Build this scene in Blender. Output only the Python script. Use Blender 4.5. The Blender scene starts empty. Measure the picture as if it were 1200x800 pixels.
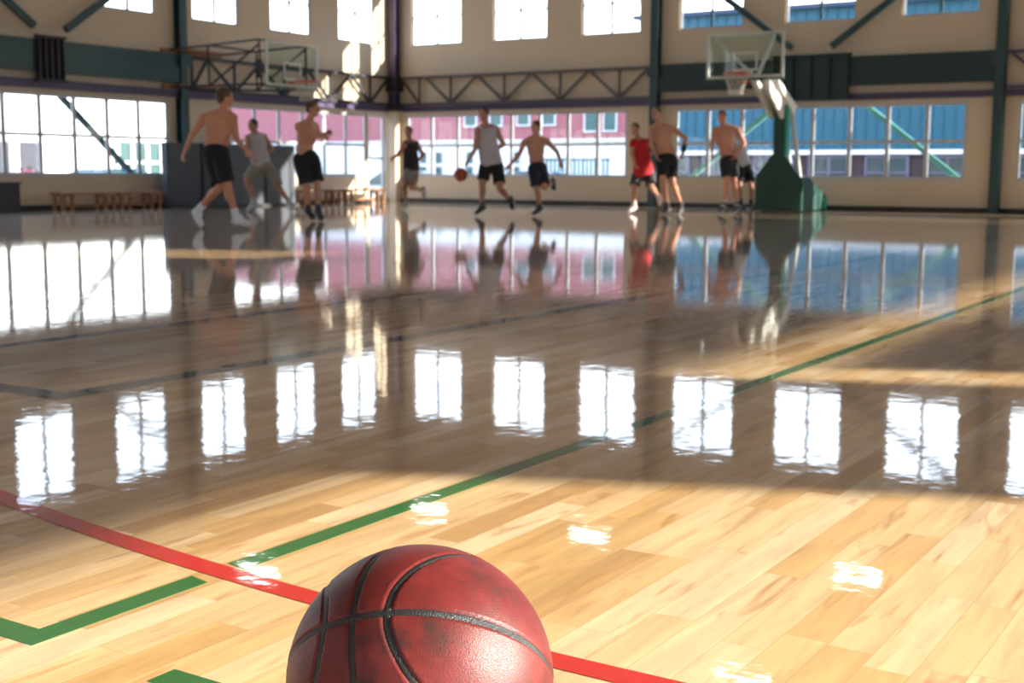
import bpy, bmesh, math, random
from mathutils import Vector, Matrix, noise
random.seed(7)
R = math.radians
SC = bpy.context.scene
COL = SC.collection

# ------------------------------------------------------------------ camera
CAM_POS = Vector((18.1314, -23.5248, 0.64))
PITCH, ROLL, YAW, FPX = R(7.417), R(0.282), R(-32.388), 1508.57
fwv = Vector((math.sin(YAW)*math.cos(PITCH), math.cos(YAW)*math.cos(PITCH), -math.sin(PITCH)))
rt0 = Vector((math.cos(YAW), -math.sin(YAW), 0))
up0 = rt0.cross(fwv)
rtv = rt0*math.cos(ROLL) + up0*math.sin(ROLL)
upv = -rt0*math.sin(ROLL) + up0*math.cos(ROLL)
cd = bpy.data.cameras.new('camera'); cam = bpy.data.objects.new('camera', cd); COL.objects.link(cam)
cam.matrix_world = Matrix(((rtv.x, upv.x, -fwv.x, CAM_POS.x), (rtv.y, upv.y, -fwv.y, CAM_POS.y),
                           (rtv.z, upv.z, -fwv.z, CAM_POS.z), (0, 0, 0, 1)))
cd.sensor_width = 36; cd.lens = FPX/1200*36; cd.clip_start = .05; cd.clip_end = 500
cd.dof.use_dof = True; cd.dof.focus_distance = 1.45; cd.dof.aperture_fstop = 10.5
SC.camera = cam

# ------------------------------------------------------------------ sky, sun, exposure
SKY_STRENGTH = 5.2
SUN_STRENGTH = 18.5
SUN_T, SUN_E = 0.45, 0.42            # the sun's rays move -1 in x, -SUN_T in y, -SUN_E in z
EXPOSURE = 0.04
LAMP = 11.0
w = bpy.data.worlds.new('sky'); SC.world = w; w.use_nodes = True
nt = w.node_tree; bg = nt.nodes['Background']
bg.inputs[1].default_value = SKY_STRENGTH
tcw = nt.nodes.new('ShaderNodeTexCoord'); sxw = nt.nodes.new('ShaderNodeSeparateXYZ'); crw = nt.nodes.new('ShaderNodeValToRGB')
nt.links.new(tcw.outputs['Generated'], sxw.inputs[0]); nt.links.new(sxw.outputs[2], crw.inputs[0]); nt.links.new(crw.outputs[0], bg.inputs[0])
ew = crw.color_ramp.elements
ew[0].position = 0.0; ew[0].color = (1.0, 1.0, 1.0, 1); ew[1].position = 1.0; ew[1].color = (.42, .55, .80, 1)
q_ = ew.new(.10); q_.color = (.93, .97, 1.0, 1)
q_ = ew.new(.28); q_.color = (.55, .72, .97, 1)
sd = bpy.data.lights.new('sun', 'SUN'); sd.energy = SUN_STRENGTH; sd.angle = R(0.6); sd.color = (1.0, 0.93, 0.80)
sun = bpy.data.objects.new('sun', sd); COL.objects.link(sun)
sun.rotation_euler = Vector((-1, -SUN_T, -SUN_E)).to_track_quat('-Z', 'Y').to_euler()
sun.location = (40, 15, 20)
vs = SC.view_settings
vs.view_transform = 'Standard'; vs.look = 'None'; vs.gamma = 1; vs.use_curve_mapping = False
vs.exposure = EXPOSURE
SC.display_settings.display_device = 'sRGB'
FLOOR_WAVE = .00042

# ------------------------------------------------------------------ materials
def mat(name, col, rough=.6, metal=0., var=0., vscale=6., bump=0., bscale=80., spec=.5, coat=0., emit=None):
    m = bpy.data.materials.new(name); m.use_nodes = True
    n = m.node_tree.nodes; l = m.node_tree.links; b = n['Principled BSDF']
    b.inputs['Roughness'].default_value = rough; b.inputs['Metallic'].default_value = metal
    b.inputs['Specular IOR Level'].default_value = spec; b.inputs['Coat Weight'].default_value = coat
    tc = n.new('ShaderNodeTexCoord')
    nz = n.new('ShaderNodeTexNoise'); nz.inputs['Scale'].default_value = vscale; nz.inputs['Detail'].default_value = 3
    l.new(tc.outputs['Object'], nz.inputs['Vector'])
    mx = n.new('ShaderNodeMix'); mx.data_type = 'RGBA'
    l.new(nz.outputs['Fac'], mx.inputs['Factor'])
    lo = [max(0, c*(1-var)) for c in col]; hi = [min(1, c*(1+var)) for c in col]
    mx.inputs['A'].default_value = (*lo, 1); mx.inputs['B'].default_value = (*hi, 1)
    l.new(mx.outputs['Result'], b.inputs['Base Color'])
    if bump:
        n2 = n.new('ShaderNodeTexNoise'); n2.inputs['Scale'].default_value = bscale
        l.new(tc.outputs['Object'], n2.inputs['Vector'])
        bp = n.new('ShaderNodeBump'); bp.inputs['Strength'].default_value = bump; bp.inputs['Distance'].default_value = .01
        l.new(n2.outputs['Fac'], bp.inputs['Height']); l.new(bp.outputs['Normal'], b.inputs['Normal'])
    if emit:
        b.inputs['Emission Color'].default_value = (*emit[:3], 1); b.inputs['Emission Strength'].default_value = emit[3]
    return m

def glass(name, tint=(.97, .985, .985), refl=.08):
    m = bpy.data.materials.new(name); m.use_nodes = True
    n = m.node_tree.nodes; l = m.node_tree.links; n.remove(n['Principled BSDF'])
    t = n.new('ShaderNodeBsdfTransparent'); t.inputs[0].default_value = (*tint, 1)
    g = n.new('ShaderNodeBsdfGlossy'); g.inputs['Roughness'].default_value = .02
    f = n.new('ShaderNodeFresnel'); ge = n.new('ShaderNodeNewGeometry'); mr = n.new('ShaderNodeMapRange')
    mr.inputs['To Min'].default_value = 1.3; mr.inputs['To Max'].default_value = 1/1.3
    l.new(ge.outputs['Backfacing'], mr.inputs['Value']); l.new(mr.outputs[0], f.inputs[0])
    x = n.new('ShaderNodeMixShader'); l.new(f.outputs[0], x.inputs[0]); l.new(t.outputs[0], x.inputs[1]); l.new(g.outputs[0], x.inputs[2])
    l.new(x.outputs[0], n['Material Output'].inputs[0])
    return m

def M_(n, op, a, b=None, c=None):
    m = n.nodes.new('ShaderNodeMath'); m.operation = op
    for i, v in enumerate((a, b, c)):
        if v is None: continue
        if hasattr(v, 'links'): n.links.new(v, m.inputs[i])
        else: m.inputs[i].default_value = v
    return m.outputs[0]

def floor_material(name, paint=None):
    m = bpy.data.materials.new(name); m.use_nodes = True
    t = m.node_tree; n = t.nodes; l = t.links; b = n['Principled BSDF']
    tc = n.new('ShaderNodeTexCoord'); sp = n.new('ShaderNodeSeparateXYZ'); l.new(tc.outputs['Object'], sp.inputs[0])
    X, Y = sp.outputs[0], sp.outputs[1]
    PW = .064
    px = M_(t, 'DIVIDE', M_(t, 'ADD', X, .013), PW); ix = M_(t, 'FLOOR', px); fx = M_(t, 'FRACT', px)
    w1 = n.new('ShaderNodeTexWhiteNoise'); w1.noise_dimensions = '1D'; l.new(ix, w1.inputs['W'])
    ln = M_(t, 'MULTIPLY_ADD', w1.outputs['Value'], .36, .30)                   # board length per row
    py = M_(t, 'ADD', M_(t, 'DIVIDE', Y, ln), M_(t, 'MULTIPLY', w1.outputs['Value'], 37.7))
    iy = M_(t, 'FLOOR', py); fy = M_(t, 'FRACT', py)
    cv = n.new('ShaderNodeCombineXYZ'); l.new(ix, cv.inputs[0]); l.new(iy, cv.inputs[1])
    w2 = n.new('ShaderNodeTexWhiteNoise'); w2.noise_dimensions = '2D'; l.new(cv.outputs[0], w2.inputs['Vector'])
    # grain: noise stretched along y, offset per board
    gv = n.new('ShaderNodeCombineXYZ'); l.new(M_(t, 'MULTIPLY', X, 26.), gv.inputs[0]); l.new(M_(t, 'MULTIPLY', Y, 2.6), gv.inputs[1])
    l.new(M_(t, 'MULTIPLY', w2.outputs['Value'], 50.), gv.inputs[2])
    g1 = n.new('ShaderNodeTexNoise'); g1.inputs['Scale'].default_value = 1; g1.inputs['Detail'].default_value = 5; g1.inputs['Roughness'].default_value = .6
    g1.inputs['Distortion'].default_value = .6
    l.new(gv.outputs[0], g1.inputs['Vector'])
    # darker heartwood streaks
    g2 = n.new('ShaderNodeTexNoise'); g2.inputs['Scale'].default_value = .8; g2.inputs['Detail'].default_value = 3; g2.inputs['Distortion'].default_value = 1.2
    gv2 = n.new('ShaderNodeVectorMath'); gv2.operation = 'MULTIPLY'; gv2.inputs[1].default_value = (.9, 1.3, 1.7); l.new(gv.outputs[0], gv2.inputs[0]); l.new(gv2.outputs[0], g2.inputs['Vector'])
    cr = n.new('ShaderNodeValToRGB'); e = cr.color_ramp.elements
    e[0].position = 0.0; e[0].color = (.48, .26, .105, 1)
    e[1].position = 1.0; e[1].color = (.77, .55, .335, 1)
    for p_, c_ in ((.10, (.60, .355, .14, 1)), (.45, (.67, .43, .205, 1)), (.75, (.72, .485, .26, 1))):
        q = e.new(p_); q.color = c_
    l.new(w2.outputs['Value'], cr.inputs[0])
    gr = n.new('ShaderNodeMapRange'); gr.inputs['From Min'].default_value = .3; gr.inputs['From Max'].default_value = .7
    gr.inputs['To Min'].default_value = .74; gr.inputs['To Max'].default_value = 1.10; l.new(g1.outputs['Fac'], gr.inputs['Value'])
    mul = n.new('ShaderNodeVectorMath'); mul.operation = 'SCALE'; l.new(cr.outputs[0], mul.inputs[0]); l.new(gr.outputs[0], mul.inputs['Scale'])
    st = n.new('ShaderNodeMapRange'); st.inputs['From Min'].default_value = .58; st.inputs['From Max'].default_value = .74; l.new(g2.outputs['Fac'], st.inputs['Value'])
    mx = n.new('ShaderNodeMix'); mx.data_type = 'RGBA'; l.new(M_(t, 'MULTIPLY', st.outputs[0], .75), mx.inputs['Factor'])
    l.new(mul.outputs[0], mx.inputs['A']); mx.inputs['B'].default_value = (.36, .16, .05, 1)
    # joints between boards
    ex = M_(t, 'MINIMUM', fx, M_(t, 'SUBTRACT', 1., fx)); ey = M_(t, 'MULTIPLY', M_(t, 'MINIMUM', fy, M_(t, 'SUBTRACT', 1., fy)), 9.)
    ed = M_(t, 'MINIMUM', ex, ey)
    gap = n.new('ShaderNodeMapRange'); gap.inputs['From Min'].default_value = .004; gap.inputs['From Max'].default_value = .016
    gap.inputs['To Min'].default_value = 1; gap.inputs['To Max'].default_value = 0; l.new(ed, gap.inputs['Value'])
    mg = n.new('ShaderNodeMix'); mg.data_type = 'RGBA'; l.new(M_(t, 'MULTIPLY', gap.outputs[0], .45), mg.inputs['Factor'])
    l.new(mx.outputs['Result'], mg.inputs['A']); mg.inputs['B'].default_value = (.30, .14, .05, 1)
    out = mg.outputs['Result']
    if paint:
        pm = n.new('ShaderNodeMix'); pm.data_type = 'RGBA'; pm.inputs['Factor'].default_value = .955
        l.new(out, pm.inputs['A'])
        pn = n.new('ShaderNodeTexNoise'); pn.inputs['Scale'].default_value = 30; pn.inputs['Detail'].default_value = 4; l.new(tc.outputs['Object'], pn.inputs['Vector'])
        pc = n.new('ShaderNodeMix'); pc.data_type = 'RGBA'; l.new(pn.outputs['Fac'], pc.inputs['Factor'])
        pc.inputs['A'].default_value = (*[c*.8 for c in paint], 1); pc.inputs['B'].default_value = (*[c*1.15 for c in paint], 1)
        l.new(pc.outputs['Result'], pm.inputs['B']); out = pm.outputs['Result']
    l.new(out, b.inputs['Base Color'])
    b.inputs['Roughness'].default_value = .5; b.inputs['Specular IOR Level'].default_value = .25
    b.inputs['Coat Weight'].default_value = 1.0; b.inputs['Coat Roughness'].default_value = .035; b.inputs['Coat IOR'].default_value = 1.5
    # varnish: gentle waves, slightly dished boards
    nz = n.new('ShaderNodeTexNoise'); nz.inputs['Scale'].default_value = 12; nz.inputs['Detail'].default_value = 3; l.new(tc.outputs['Object'], nz.inputs['Vector'])
    dish = M_(t, 'MULTIPLY', M_(t, 'POWER', M_(t, 'SUBTRACT', fx, .5), 2.), .10)
    h = M_(t, 'ADD', M_(t, 'ADD', nz.outputs['Fac'], dish), M_(t, 'MULTIPLY', w2.outputs['Value'], .02))
    bp = n.new('ShaderNodeBump'); bp.inputs['Strength'].default_value = 1; bp.inputs['Distance'].default_value = FLOOR_WAVE
    l.new(h, bp.inputs['Height']); l.new(bp.outputs['Normal'], b.inputs['Coat Normal'])
    return m

M_WALL = mat('painted_wall', (.58, .475, .355), .7, var=.05, vscale=1.2, bump=.05)
M_CEIL = mat('ceiling_board', (.42, .38, .32), .8, var=.05)
M_TEAL = mat('teal_steel', (.012, .045, .052), .4, var=.1)
M_PURP = mat('purple_steel', (.070, .050, .115), .4, var=.1)
M_DARK = mat('dark_steel', (.020, .016, .024), .5, var=.1)
M_WHITE = mat('white_frame_paint', (.45, .46, .49), .4, var=.04)
M_BASE = mat('black_rubber_base', (.015, .015, .016), .5, var=.1)
M_GLASS = glass('window_glass')
M_BOARDGLASS = glass('backboard_glass', (.86, .92, .90))

# ------------------------------------------------------------------ mesh helpers
def nbm(): return bmesh.new()
def box(bm, x0, x1, y0, y1, z0, z1):
    v = [bm.verts.new(p) for p in ((x0,y0,z0),(x1,y0,z0),(x1,y1,z0),(x0,y1,z0),(x0,y0,z1),(x1,y0,z1),(x1,y1,z1),(x0,y1,z1))]
    for f in ((3,2,1,0),(4,5,6,7),(0,1,5,4),(1,2,6,5),(2,3,7,6),(3,0,4,7)): bm.faces.new([v[i] for i in f])
def bar(bm, a, b, w, h=None, side=None):
    """square bar from a to b; w across 'side', h along the other way"""
    a, b = Vector(a), Vector(b); h = h or w; d = (b-a).normalized()
    s = Vector(side) if side else (Vector((0,0,1)) if abs(d.z) < .9 else Vector((1,0,0)))
    u = d.cross(s).normalized(); v = u.cross(d).normalized()
    q = []
    for p in (a, b):
        for i, j in ((-1,-1),(1,-1),(1,1),(-1,1)): q.append(bm.verts.new(p + u*i*w/2 + v*j*h/2))
    for f in ((3,2,1,0),(4,5,6,7),(0,1,5,4),(1,2,6,5),(2,3,7,6),(3,0,4,7)): bm.faces.new([q[i] for i in f])
def tube(bm, pts, r, seg=8, closed=False, flat=1.0):
    pts = [Vector(p) for p in pts]; n = len(pts); rings = []; prev = None
    rr = r if isinstance(r, (list, tuple)) else [r]*n
    for i, p in enumerate(pts):
        if closed: d = pts[(i+1) % n]-pts[i-1]
        else: d = pts[min(i+1, n-1)]-pts[max(i-1, 0)]
        d.normalize()
        if prev is None:
            s = Vector((0,0,1)) if abs(d.z) < .9 else Vector((1,0,0)); u = d.cross(s).normalized()
        else: u = (prev - d*prev.dot(d)).normalized()
        prev = u; v = d.cross(u)
        rings.append([bm.verts.new(p + (u*math.cos(2*math.pi*k/seg)+v*math.sin(2*math.pi*k/seg)*flat)*rr[i]) for k in range(seg)])
    m = n if closed else n-1
    for i in range(m):
        A, B = rings[i], rings[(i+1) % n]
        for k in range(seg): bm.faces.new((A[k], A[(k+1) % seg], B[(k+1) % seg], B[k]))
    if not closed: bm.faces.new(rings[0][::-1]); bm.faces.new(rings[-1])
def ell(bm, c, r, rot=None, seg=16, rings=10):
    m = Matrix.Translation(Vector(c)) @ (rot.to_4x4() if rot else Matrix()) @ Matrix.Diagonal((*r, 1))
    top = bm.verts.new(m @ Vector((0, 0, 1))); bot = bm.verts.new(m @ Vector((0, 0, -1))); rg = []
    for j in range(1, rings):
        a = math.pi*j/rings; z, q = math.cos(a), math.sin(a)
        rg.append([bm.verts.new(m @ Vector((q*math.cos(2*math.pi*k/seg), q*math.sin(2*math.pi*k/seg), z))) for k in range(seg)])
    for k in range(seg):
        k2 = (k+1) % seg
        bm.faces.new((top, rg[0][k], rg[0][k2])); bm.faces.new((bot, rg[-1][k2], rg[-1][k]))
        for j in range(len(rg)-1): bm.faces.new((rg[j][k], rg[j+1][k], rg[j+1][k2], rg[j][k2]))
def cone(bm, a, b, ra, rb, seg=14, caps=True):
    """tapered limb with round ends"""
    a, b = Vector(a), Vector(b)
    n = 6
    tube(bm, [a.lerp(b, i/n) for i in range(n+1)], [ra+(rb-ra)*i/n for i in range(n+1)], seg)
    if caps: ell(bm, a, (ra,)*3, seg=seg, rings=8); ell(bm, b, (rb,)*3, seg=seg, rings=8)
def poly(bm, pts, off):
    """prism: closed outline pts extruded by vector off"""
    off = Vector(off); a = [bm.verts.new(p) for p in pts]; b = [bm.verts.new(Vector(p)+off) for p in pts]
    bm.faces.new(a[::-1]); bm.faces.new(b); n = len(a)
    for i in range(n): bm.faces.new((a[i], a[(i+1) % n], b[(i+1) % n], b[i]))
def obj(name, bm, m, parent=None, smooth=False, bevel=0):
    if bevel: bmesh.ops.bevel(bm, geom=list(bm.edges), offset=bevel, segments=2, affect='EDGES', clamp_overlap=True)
    bmesh.ops.recalc_face_normals(bm, faces=bm.faces)
    me = bpy.data.meshes.new(name); bm.to_mesh(me); bm.free()
    for q in (m if isinstance(m, (list, tuple)) else [m]): me.materials.append(q)
    if smooth:
        for p in me.polygons: p.use_smooth = True
    o = bpy.data.objects.new(name, me); COL.objects.link(o)
    if parent: o.parent = parent
    return o
def tag(o, label=None, cat=None, group=None, kind=None):
    if label: o['label'] = label
    if cat: o['category'] = cat
    if group: o['group'] = group
    if kind: o['kind'] = kind
    return o
def thing(name, label, cat, loc=(0,0,0), group=None, rotz=0):
    o = bpy.data.objects.new(name, None); COL.objects.link(o); o.location = loc; o.rotation_euler = (0,0,rotz)
    o.empty_display_size = .1
    return tag(o, label, cat, group)
def structure(o): o['kind'] = 'structure'; return o
def shade(o):
    for p in o.data.polygons: p.use_smooth = True
    return o

# ------------------------------------------------------------------ room shell
RX, RY, RZ = 28.0, -30.0, 8.2         # room: x 0..28, y -30..0
TH = .08
HEAD, SILL, UHEAD, USILL = 1.94, .56, 4.90, 3.44

bm = nbm(); box(bm, -TH, RX+TH, RY-TH, TH, -.12, 0)
floor = structure(obj('floor', bm, floor_material('maple_floor')))
def line(name, pts, m, label):
    bm = nbm(); v = [bm.verts.new((x, y, .0006)) for x, y in pts]; bm.faces.new(v)
    u = [bm.verts.new((x, y, .0001)) for x, y in pts]; bm.faces.new(u[::-1]); k = len(pts)
    for i in range(k): bm.faces.new((v[i], u[i], u[(i+1) % k], v[(i+1) % k]))
    o = obj(name, bm, m, floor); o['label'] = label
M_GREEN = floor_material('green_court_paint', (.003, .115, .022)); M_RED = floor_material('red_court_paint', (.50, .007, .009)); M_BLACK = floor_material('black_court_paint', (.025, .028, .035))
GX0, GX1 = 16.633, 16.679
line('court_line', [(GX0,-22.035),(GX1,-22.045),(GX1,-2.0),(GX0,-2.0)], M_GREEN, 'long green painted court line')
line('court_line', [(13.0,-22.452),(16.679,-22.452),(16.679,-22.125),(16.633,-22.115),(16.633,-22.405),(13.0,-22.405)], M_GREEN, 'green painted court corner beside the red line')
line('court_line', [(16.905,-22.452),(21.0,-22.452),(21.0,-22.405),(16.905,-22.405)], M_GREEN, 'green painted line end left of the ball')
# red arc through three measured points
def arc3(p, q, r):
    ax, ay, bx, by, cx, cy = *p, *q, *r
    d = 2*(ax*(by-cy)+bx*(cy-ay)+cx*(ay-by))
    ux = ((ax*ax+ay*ay)*(by-cy)+(bx*bx+by*by)*(cy-ay)+(cx*cx+cy*cy)*(ay-by))/d
    uy = ((ax*ax+ay*ay)*(cx-bx)+(bx*bx+by*by)*(ax-cx)+(cx*cx+cy*cy)*(bx-ax))/d
    return ux, uy, math.hypot(ax-ux, ay-uy)
ux, uy, ur = arc3((15.935,-21.961), (16.88,-22.092), (17.60,-22.105))
A = [math.atan2(y-uy, x-ux) for x, y in ((14.2,-21.3), (19.3,-21.85))]
outer = [(ux+math.cos(A[0]+(A[1]-A[0])*i/60)*(ur+.024), uy+math.sin(A[0]+(A[1]-A[0])*i/60)*(ur+.024)) for i in range(61)]
inner = [(ux+math.cos(A[0]+(A[1]-A[0])*i/60)*(ur-.024), uy+math.sin(A[0]+(A[1]-A[0])*i/60)*(ur-.024)) for i in range(61)]
bm = nbm(); vo = [bm.verts.new((x, y, .0009)) for x, y in outer]; vi = [bm.verts.new((x, y, .0009)) for x, y in inner]
for i in range(60): bm.faces.new((vo[i], vo[i+1], vi[i+1], vi[i]))
o = obj('court_line', bm, M_RED, floor); o['label'] = 'red painted curved court line behind the ball'
line('court_line', [(9.0,-21.185),(15.135,-21.185),(15.135,-1.2),(15.04,-1.2),(15.04,-21.09),(9.0,-21.09)], M_BLACK, 'black painted court line with a square corner')
line('court_line', [(13.97,-21.0),(14.05,-21.0),(14.05,-1.2),(13.97,-1.2)], M_BLACK, 'thin black painted line behind the cornered one')
line('court_line', [(1.2,-1.24),(26.5,-1.24),(26.5,-1.2),(1.2,-1.2)], M_BLACK, 'thin dark painted line along the far wall')
bm = nbm(); box(bm, -TH, RX+TH, RY-TH, TH, RZ, RZ+.2)
for k in range(9): box(bm, .4, RX-.4, -3.2*k-1.8, -3.2*k-1.65, RZ-.28, RZ)
structure(obj('ceiling', bm, M_CEIL))

def wall(name, axis, fixed, a0, a1, holes, z1=RZ):
    """wall on plane axis=fixed (thickness outward), spanning a0..a1, with rectangular holes (b0,b1,z0,z1)"""
    bm = nbm(); us = sorted({a0, a1, *[h[0] for h in holes], *[h[1] for h in holes]}); zs = sorted({0, z1, *[h[2] for h in holes], *[h[3] for h in holes]})
    f0, f1 = sorted(fixed)
    for i in range(len(us)-1):
        run = None
        for j in range(len(zs)-1):
            mu, mz = (us[i]+us[i+1])/2, (zs[j]+zs[j+1])/2
            solid = not any(h[0] < mu < h[1] and h[2] < mz < h[3] for h in holes)
            if solid and run is None: run = zs[j]
            if (not solid or j == len(zs)-2) and run is not None:
                top = zs[j+1] if solid else zs[j]
                if axis == 'y': box(bm, us[i], us[i+1], f0, f1, run, top)
                else: box(bm, f0, f1, us[i], us[i+1], run, top)
                run = None
    return structure(obj(name, bm, M_WALL))
NCOL = [.10, 6.60, 13.15, 19.70, 26.25]
WCOL = [-6.46, -13.0, -19.5, -26.0]
Nup = [(.5276+2.1713*k+(.016 if k > 2 else 0), .5276+2.1713*k+(.016 if k > 2 else 0)+1.342) for k in range(12)]
Wup = [(-.668-2.097*k-1.211, -.668-2.097*k) for k in range(12)]
Nlow = [(.35, 5.95), (7.0, 12.62), (13.45, 19.1), (20.2, 25.8)]
Wlow = [(-5.15, -.95), (-12.3, -6.70), (-18.9, -13.3), (-25.4, -19.8)]
DOORW = (-.90, -.22)
holesN = [(a, b, USILL, UHEAD) for a, b in Nup] + [(a, b, SILL, HEAD) for a, b in Nlow]
holesW = [(a, b, USILL, UHEAD) for a, b in Wup] + [(a, b, SILL, HEAD) for a, b in Wlow] + [(*DOORW, .02, HEAD)]
# east wall: tall glazed bays whose sun falls on the near floor; sizes follow from the sun and the lit floor
def east(xf, yf): return yf + SUN_T*(RX-xf)                      # floor point -> y on the east wall
EH = SUN_E*(RX-16.20)                                            # head height of the big bays
E1 = (east(16.7,-21.21)-10.0, east(16.7,-21.21)); E2 = (east(16.76,-19.70), east(16.76,-19.70)+6.2); E3 = (-6.2, -.8)
holesE = [(E1[0], E1[1], .9, EH), (E2[0], E2[1], .9, EH), (-29.0, -26.6, .9, EH), (-9.0, -7.75, 6.95, 8.0)]
holesS = [(a+1, b+1, USILL, UHEAD) for a, b in Nup[:12]]  # upper strip out of view, added to let in more sky light
wall('wall_north', 'y', (0, TH), -TH, RX+TH, holesN)
wall('wall_west', 'x', (-TH, 0), RY, 0, holesW)
wall('wall_east', 'x', (RX, RX+TH), RY, 0, holesE)
wall('wall_south', 'y', (RY-TH, RY), -TH, RX+TH, holesS)
bm = nbm(); box(bm, .02, RX, -.02, 0, 0, .085); structure(obj('baseboard_north', bm, M_BASE))
bm = nbm(); box(bm, 0, .02, RY, DOORW[0], 0, .085); structure(obj('baseboard_west', bm, M_BASE))

WN = [0]
def window(axis, a, b, z0, z1, cols, rows, fixed, fr=.062, bars=None):
    """frame, mullions and pane in an opening; axis 'y' = wall plane y=const"""
    WN[0] += 1; s = 1 if axis == 'y' else -1
    root = bpy.data.objects.new('window_%d' % WN[0], None); COL.objects.link(root); structure(root)
    dpt = .03; f0, f1 = fixed-dpt/2, fixed+dpt/2
    def bx(bm, u0, u1, w0, w1, g0=f0, g1=f1):
        if axis == 'y': box(bm, u0, u1, g0, g1, w0, w1)
        else: box(bm, g0, g1, u0, u1, w0, w1)
    bm = nbm(); bx(bm, a, a+fr, z0, z1); bx(bm, b-fr, b, z0, z1); bx(bm, a+fr, b-fr, z0, z0+fr); bx(bm, a+fr, b-fr, z1-fr, z1)
    obj('window_frame', bm, M_WHITE, root)
    bm = nbm()
    for k in range(1, cols):
        u = a+(b-a)*k/cols; bx(bm, u-fr*.6, u+fr*.6, z0+fr, z1-fr)
    for zz in rows: bx(bm, a+fr, b-fr, zz-fr*.45, zz+fr*.45, fixed-dpt*.4, fixed+dpt*.4)
    obj('mullions', bm, bars or M_WHITE, root)
    bm = nbm(); bx(bm, a+fr*.5, b-fr*.5, z0+fr*.5, z1-fr*.5, fixed-.004, fixed+.004); obj('pane', bm, M_GLASS, root)
    return root
for a, b in Nlow: window('y', a, b, SILL, HEAD, 8, [1.25], TH*.55)
for a, b in Wlow: window('x', a, b, SILL, HEAD, 6 if b > -1 else 8, [1.25], -TH*.55)
for a, b in Nup: window('y', a, b, USILL, UHEAD, 2, [4.06], TH*.55, .04, M_TEAL)
for a, b in Wup: window('x', a, b, USILL, UHEAD, 2, [4.06], -TH*.55, .04, M_TEAL)
for a, b in Nup[:12]: window('y', a+1, b+1, USILL, UHEAD, 2, [4.06], RY-TH*.5, .026)  # unseen south windows, added for sky light
window('x', E1[0], E1[1], .9, EH, 3, [], RX+TH*.5)
window('x', E2[0], E2[1], .9, EH, 1, [], RX+TH*.5)
window('x', -29.0, -26.6, .9, EH, 2, [], RX+TH*.5)
window('x', -9.0, -7.75, 6.95, 8.0, 1, [], RX+TH*.5)
# glazed door in the corner of the west wall
d = structure(bpy.data.objects.new('door_1', None)); COL.objects.link(d)
bm = nbm(); a, b = DOORW
for u0, u1, w0, w1 in ((a,a+.06,.02,HEAD),(b-.06,b,.02,HEAD),(a+.06,b-.06,.02,.16),(a+.06,b-.06,HEAD-.06,HEAD),(a+.06,b-.06,.95,1.01)): box(bm, -.15, -.09, u0, u1, w0, w1)
obj('door_frame', bm, M_WHITE, d)
bm = nbm(); box(bm, -.125, -.115, a+.05, b-.05, .1, HEAD-.05); obj('pane', bm, M_GLASS, d)
bm = nbm(); bar(bm, (-.05, a+.1, .98), (-.05, b-.1, .98), .03); bar(bm, (-.09, a+.12, .98), (-.05, a+.12, .98), .02); bar(bm, (-.09, b-.12, .98), (-.05, b-.12, .98), .02); obj('push_bar', bm, M_DARK, d)
# unseen shade at the second big east bay, shaped to block its sun
t = thing('window_shade', 'tan fabric shade drawn over the large east window', 'blind')
bm = nbm(); box(bm, RX-.03, RX-.02, E2[0]+.34, E2[1]+.1, 1.2, EH-.24); obj('shade_fabric', bm, mat('shade_cloth', (.45, .40, .32), .8), t)
bm = nbm(); tube(bm, [(RX-.04, E2[0]+.30, EH-.24), (RX-.04, E2[1]+.1, EH-.24)], .012); obj('roller', bm, M_DARK, t)

# ------------------------------------------------------------------ steel work
def h_col(bm, axis, u, w=.17, dp=.17, z0=0, z1=RZ-.3, off=.01):
    """wide flange column standing just in front of a wall"""
    f = .022
    def bx(u0, u1, g0, g1):
        if axis == 'y': box(bm, u-w/2+u0*w, u-w/2+u1*w, -g1, -g0, z0, z1)
        else: box(bm, g0, g1, u-w/2+u0*w, u-w/2+u1*w, z0, z1)
    bx(0, 1, off, off+f); bx(0, 1, off+dp-f, off+dp); bx(.42, .58, off+f, off+dp-f)
def column(axis, u, label, m, **k):
    t = thing('steel_column', label, 'column', (u, -.1, 0) if axis == 'y' else (.1, u, 0))
    bm = nbm(); h_col(bm, axis, u, **k); bmesh.ops.translate(bm, verts=bm.verts, vec=-Vector(t.location)); obj('shaft', bm, m, t)
    bm = nbm()
    if axis == 'y': box(bm, u-.13, u+.13, -.24, -.004, 0, .02)
    else: box(bm, .004, .24, u-.13, u+.13, 0, .02)
    bmesh.ops.translate(bm, verts=bm.verts, vec=-Vector(t.location)); obj('base_plate', bm, m, t)
    bm = nbm()
    if axis == 'y': box(bm, u-.13, u+.13, -.23, -.185, 2.56, 2.74)
    else: box(bm, .185, .23, u-.13, u+.13, 2.56, 2.74)
    bmesh.ops.translate(bm, verts=bm.verts, vec=-Vector(t.location)); obj('gusset_plate', bm, m, t)
column('y', NCOL[1], 'teal steel column at the right end of the long roof truss', M_TEAL, z0=.02)
column('y', NCOL[2], 'teal steel column at the far right, right of the blue windows', M_TEAL, z0=.02)
column('x', WCOL[0], 'teal steel column on the left wall by the folded hoop frame', M_TEAL, z0=.02)
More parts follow.
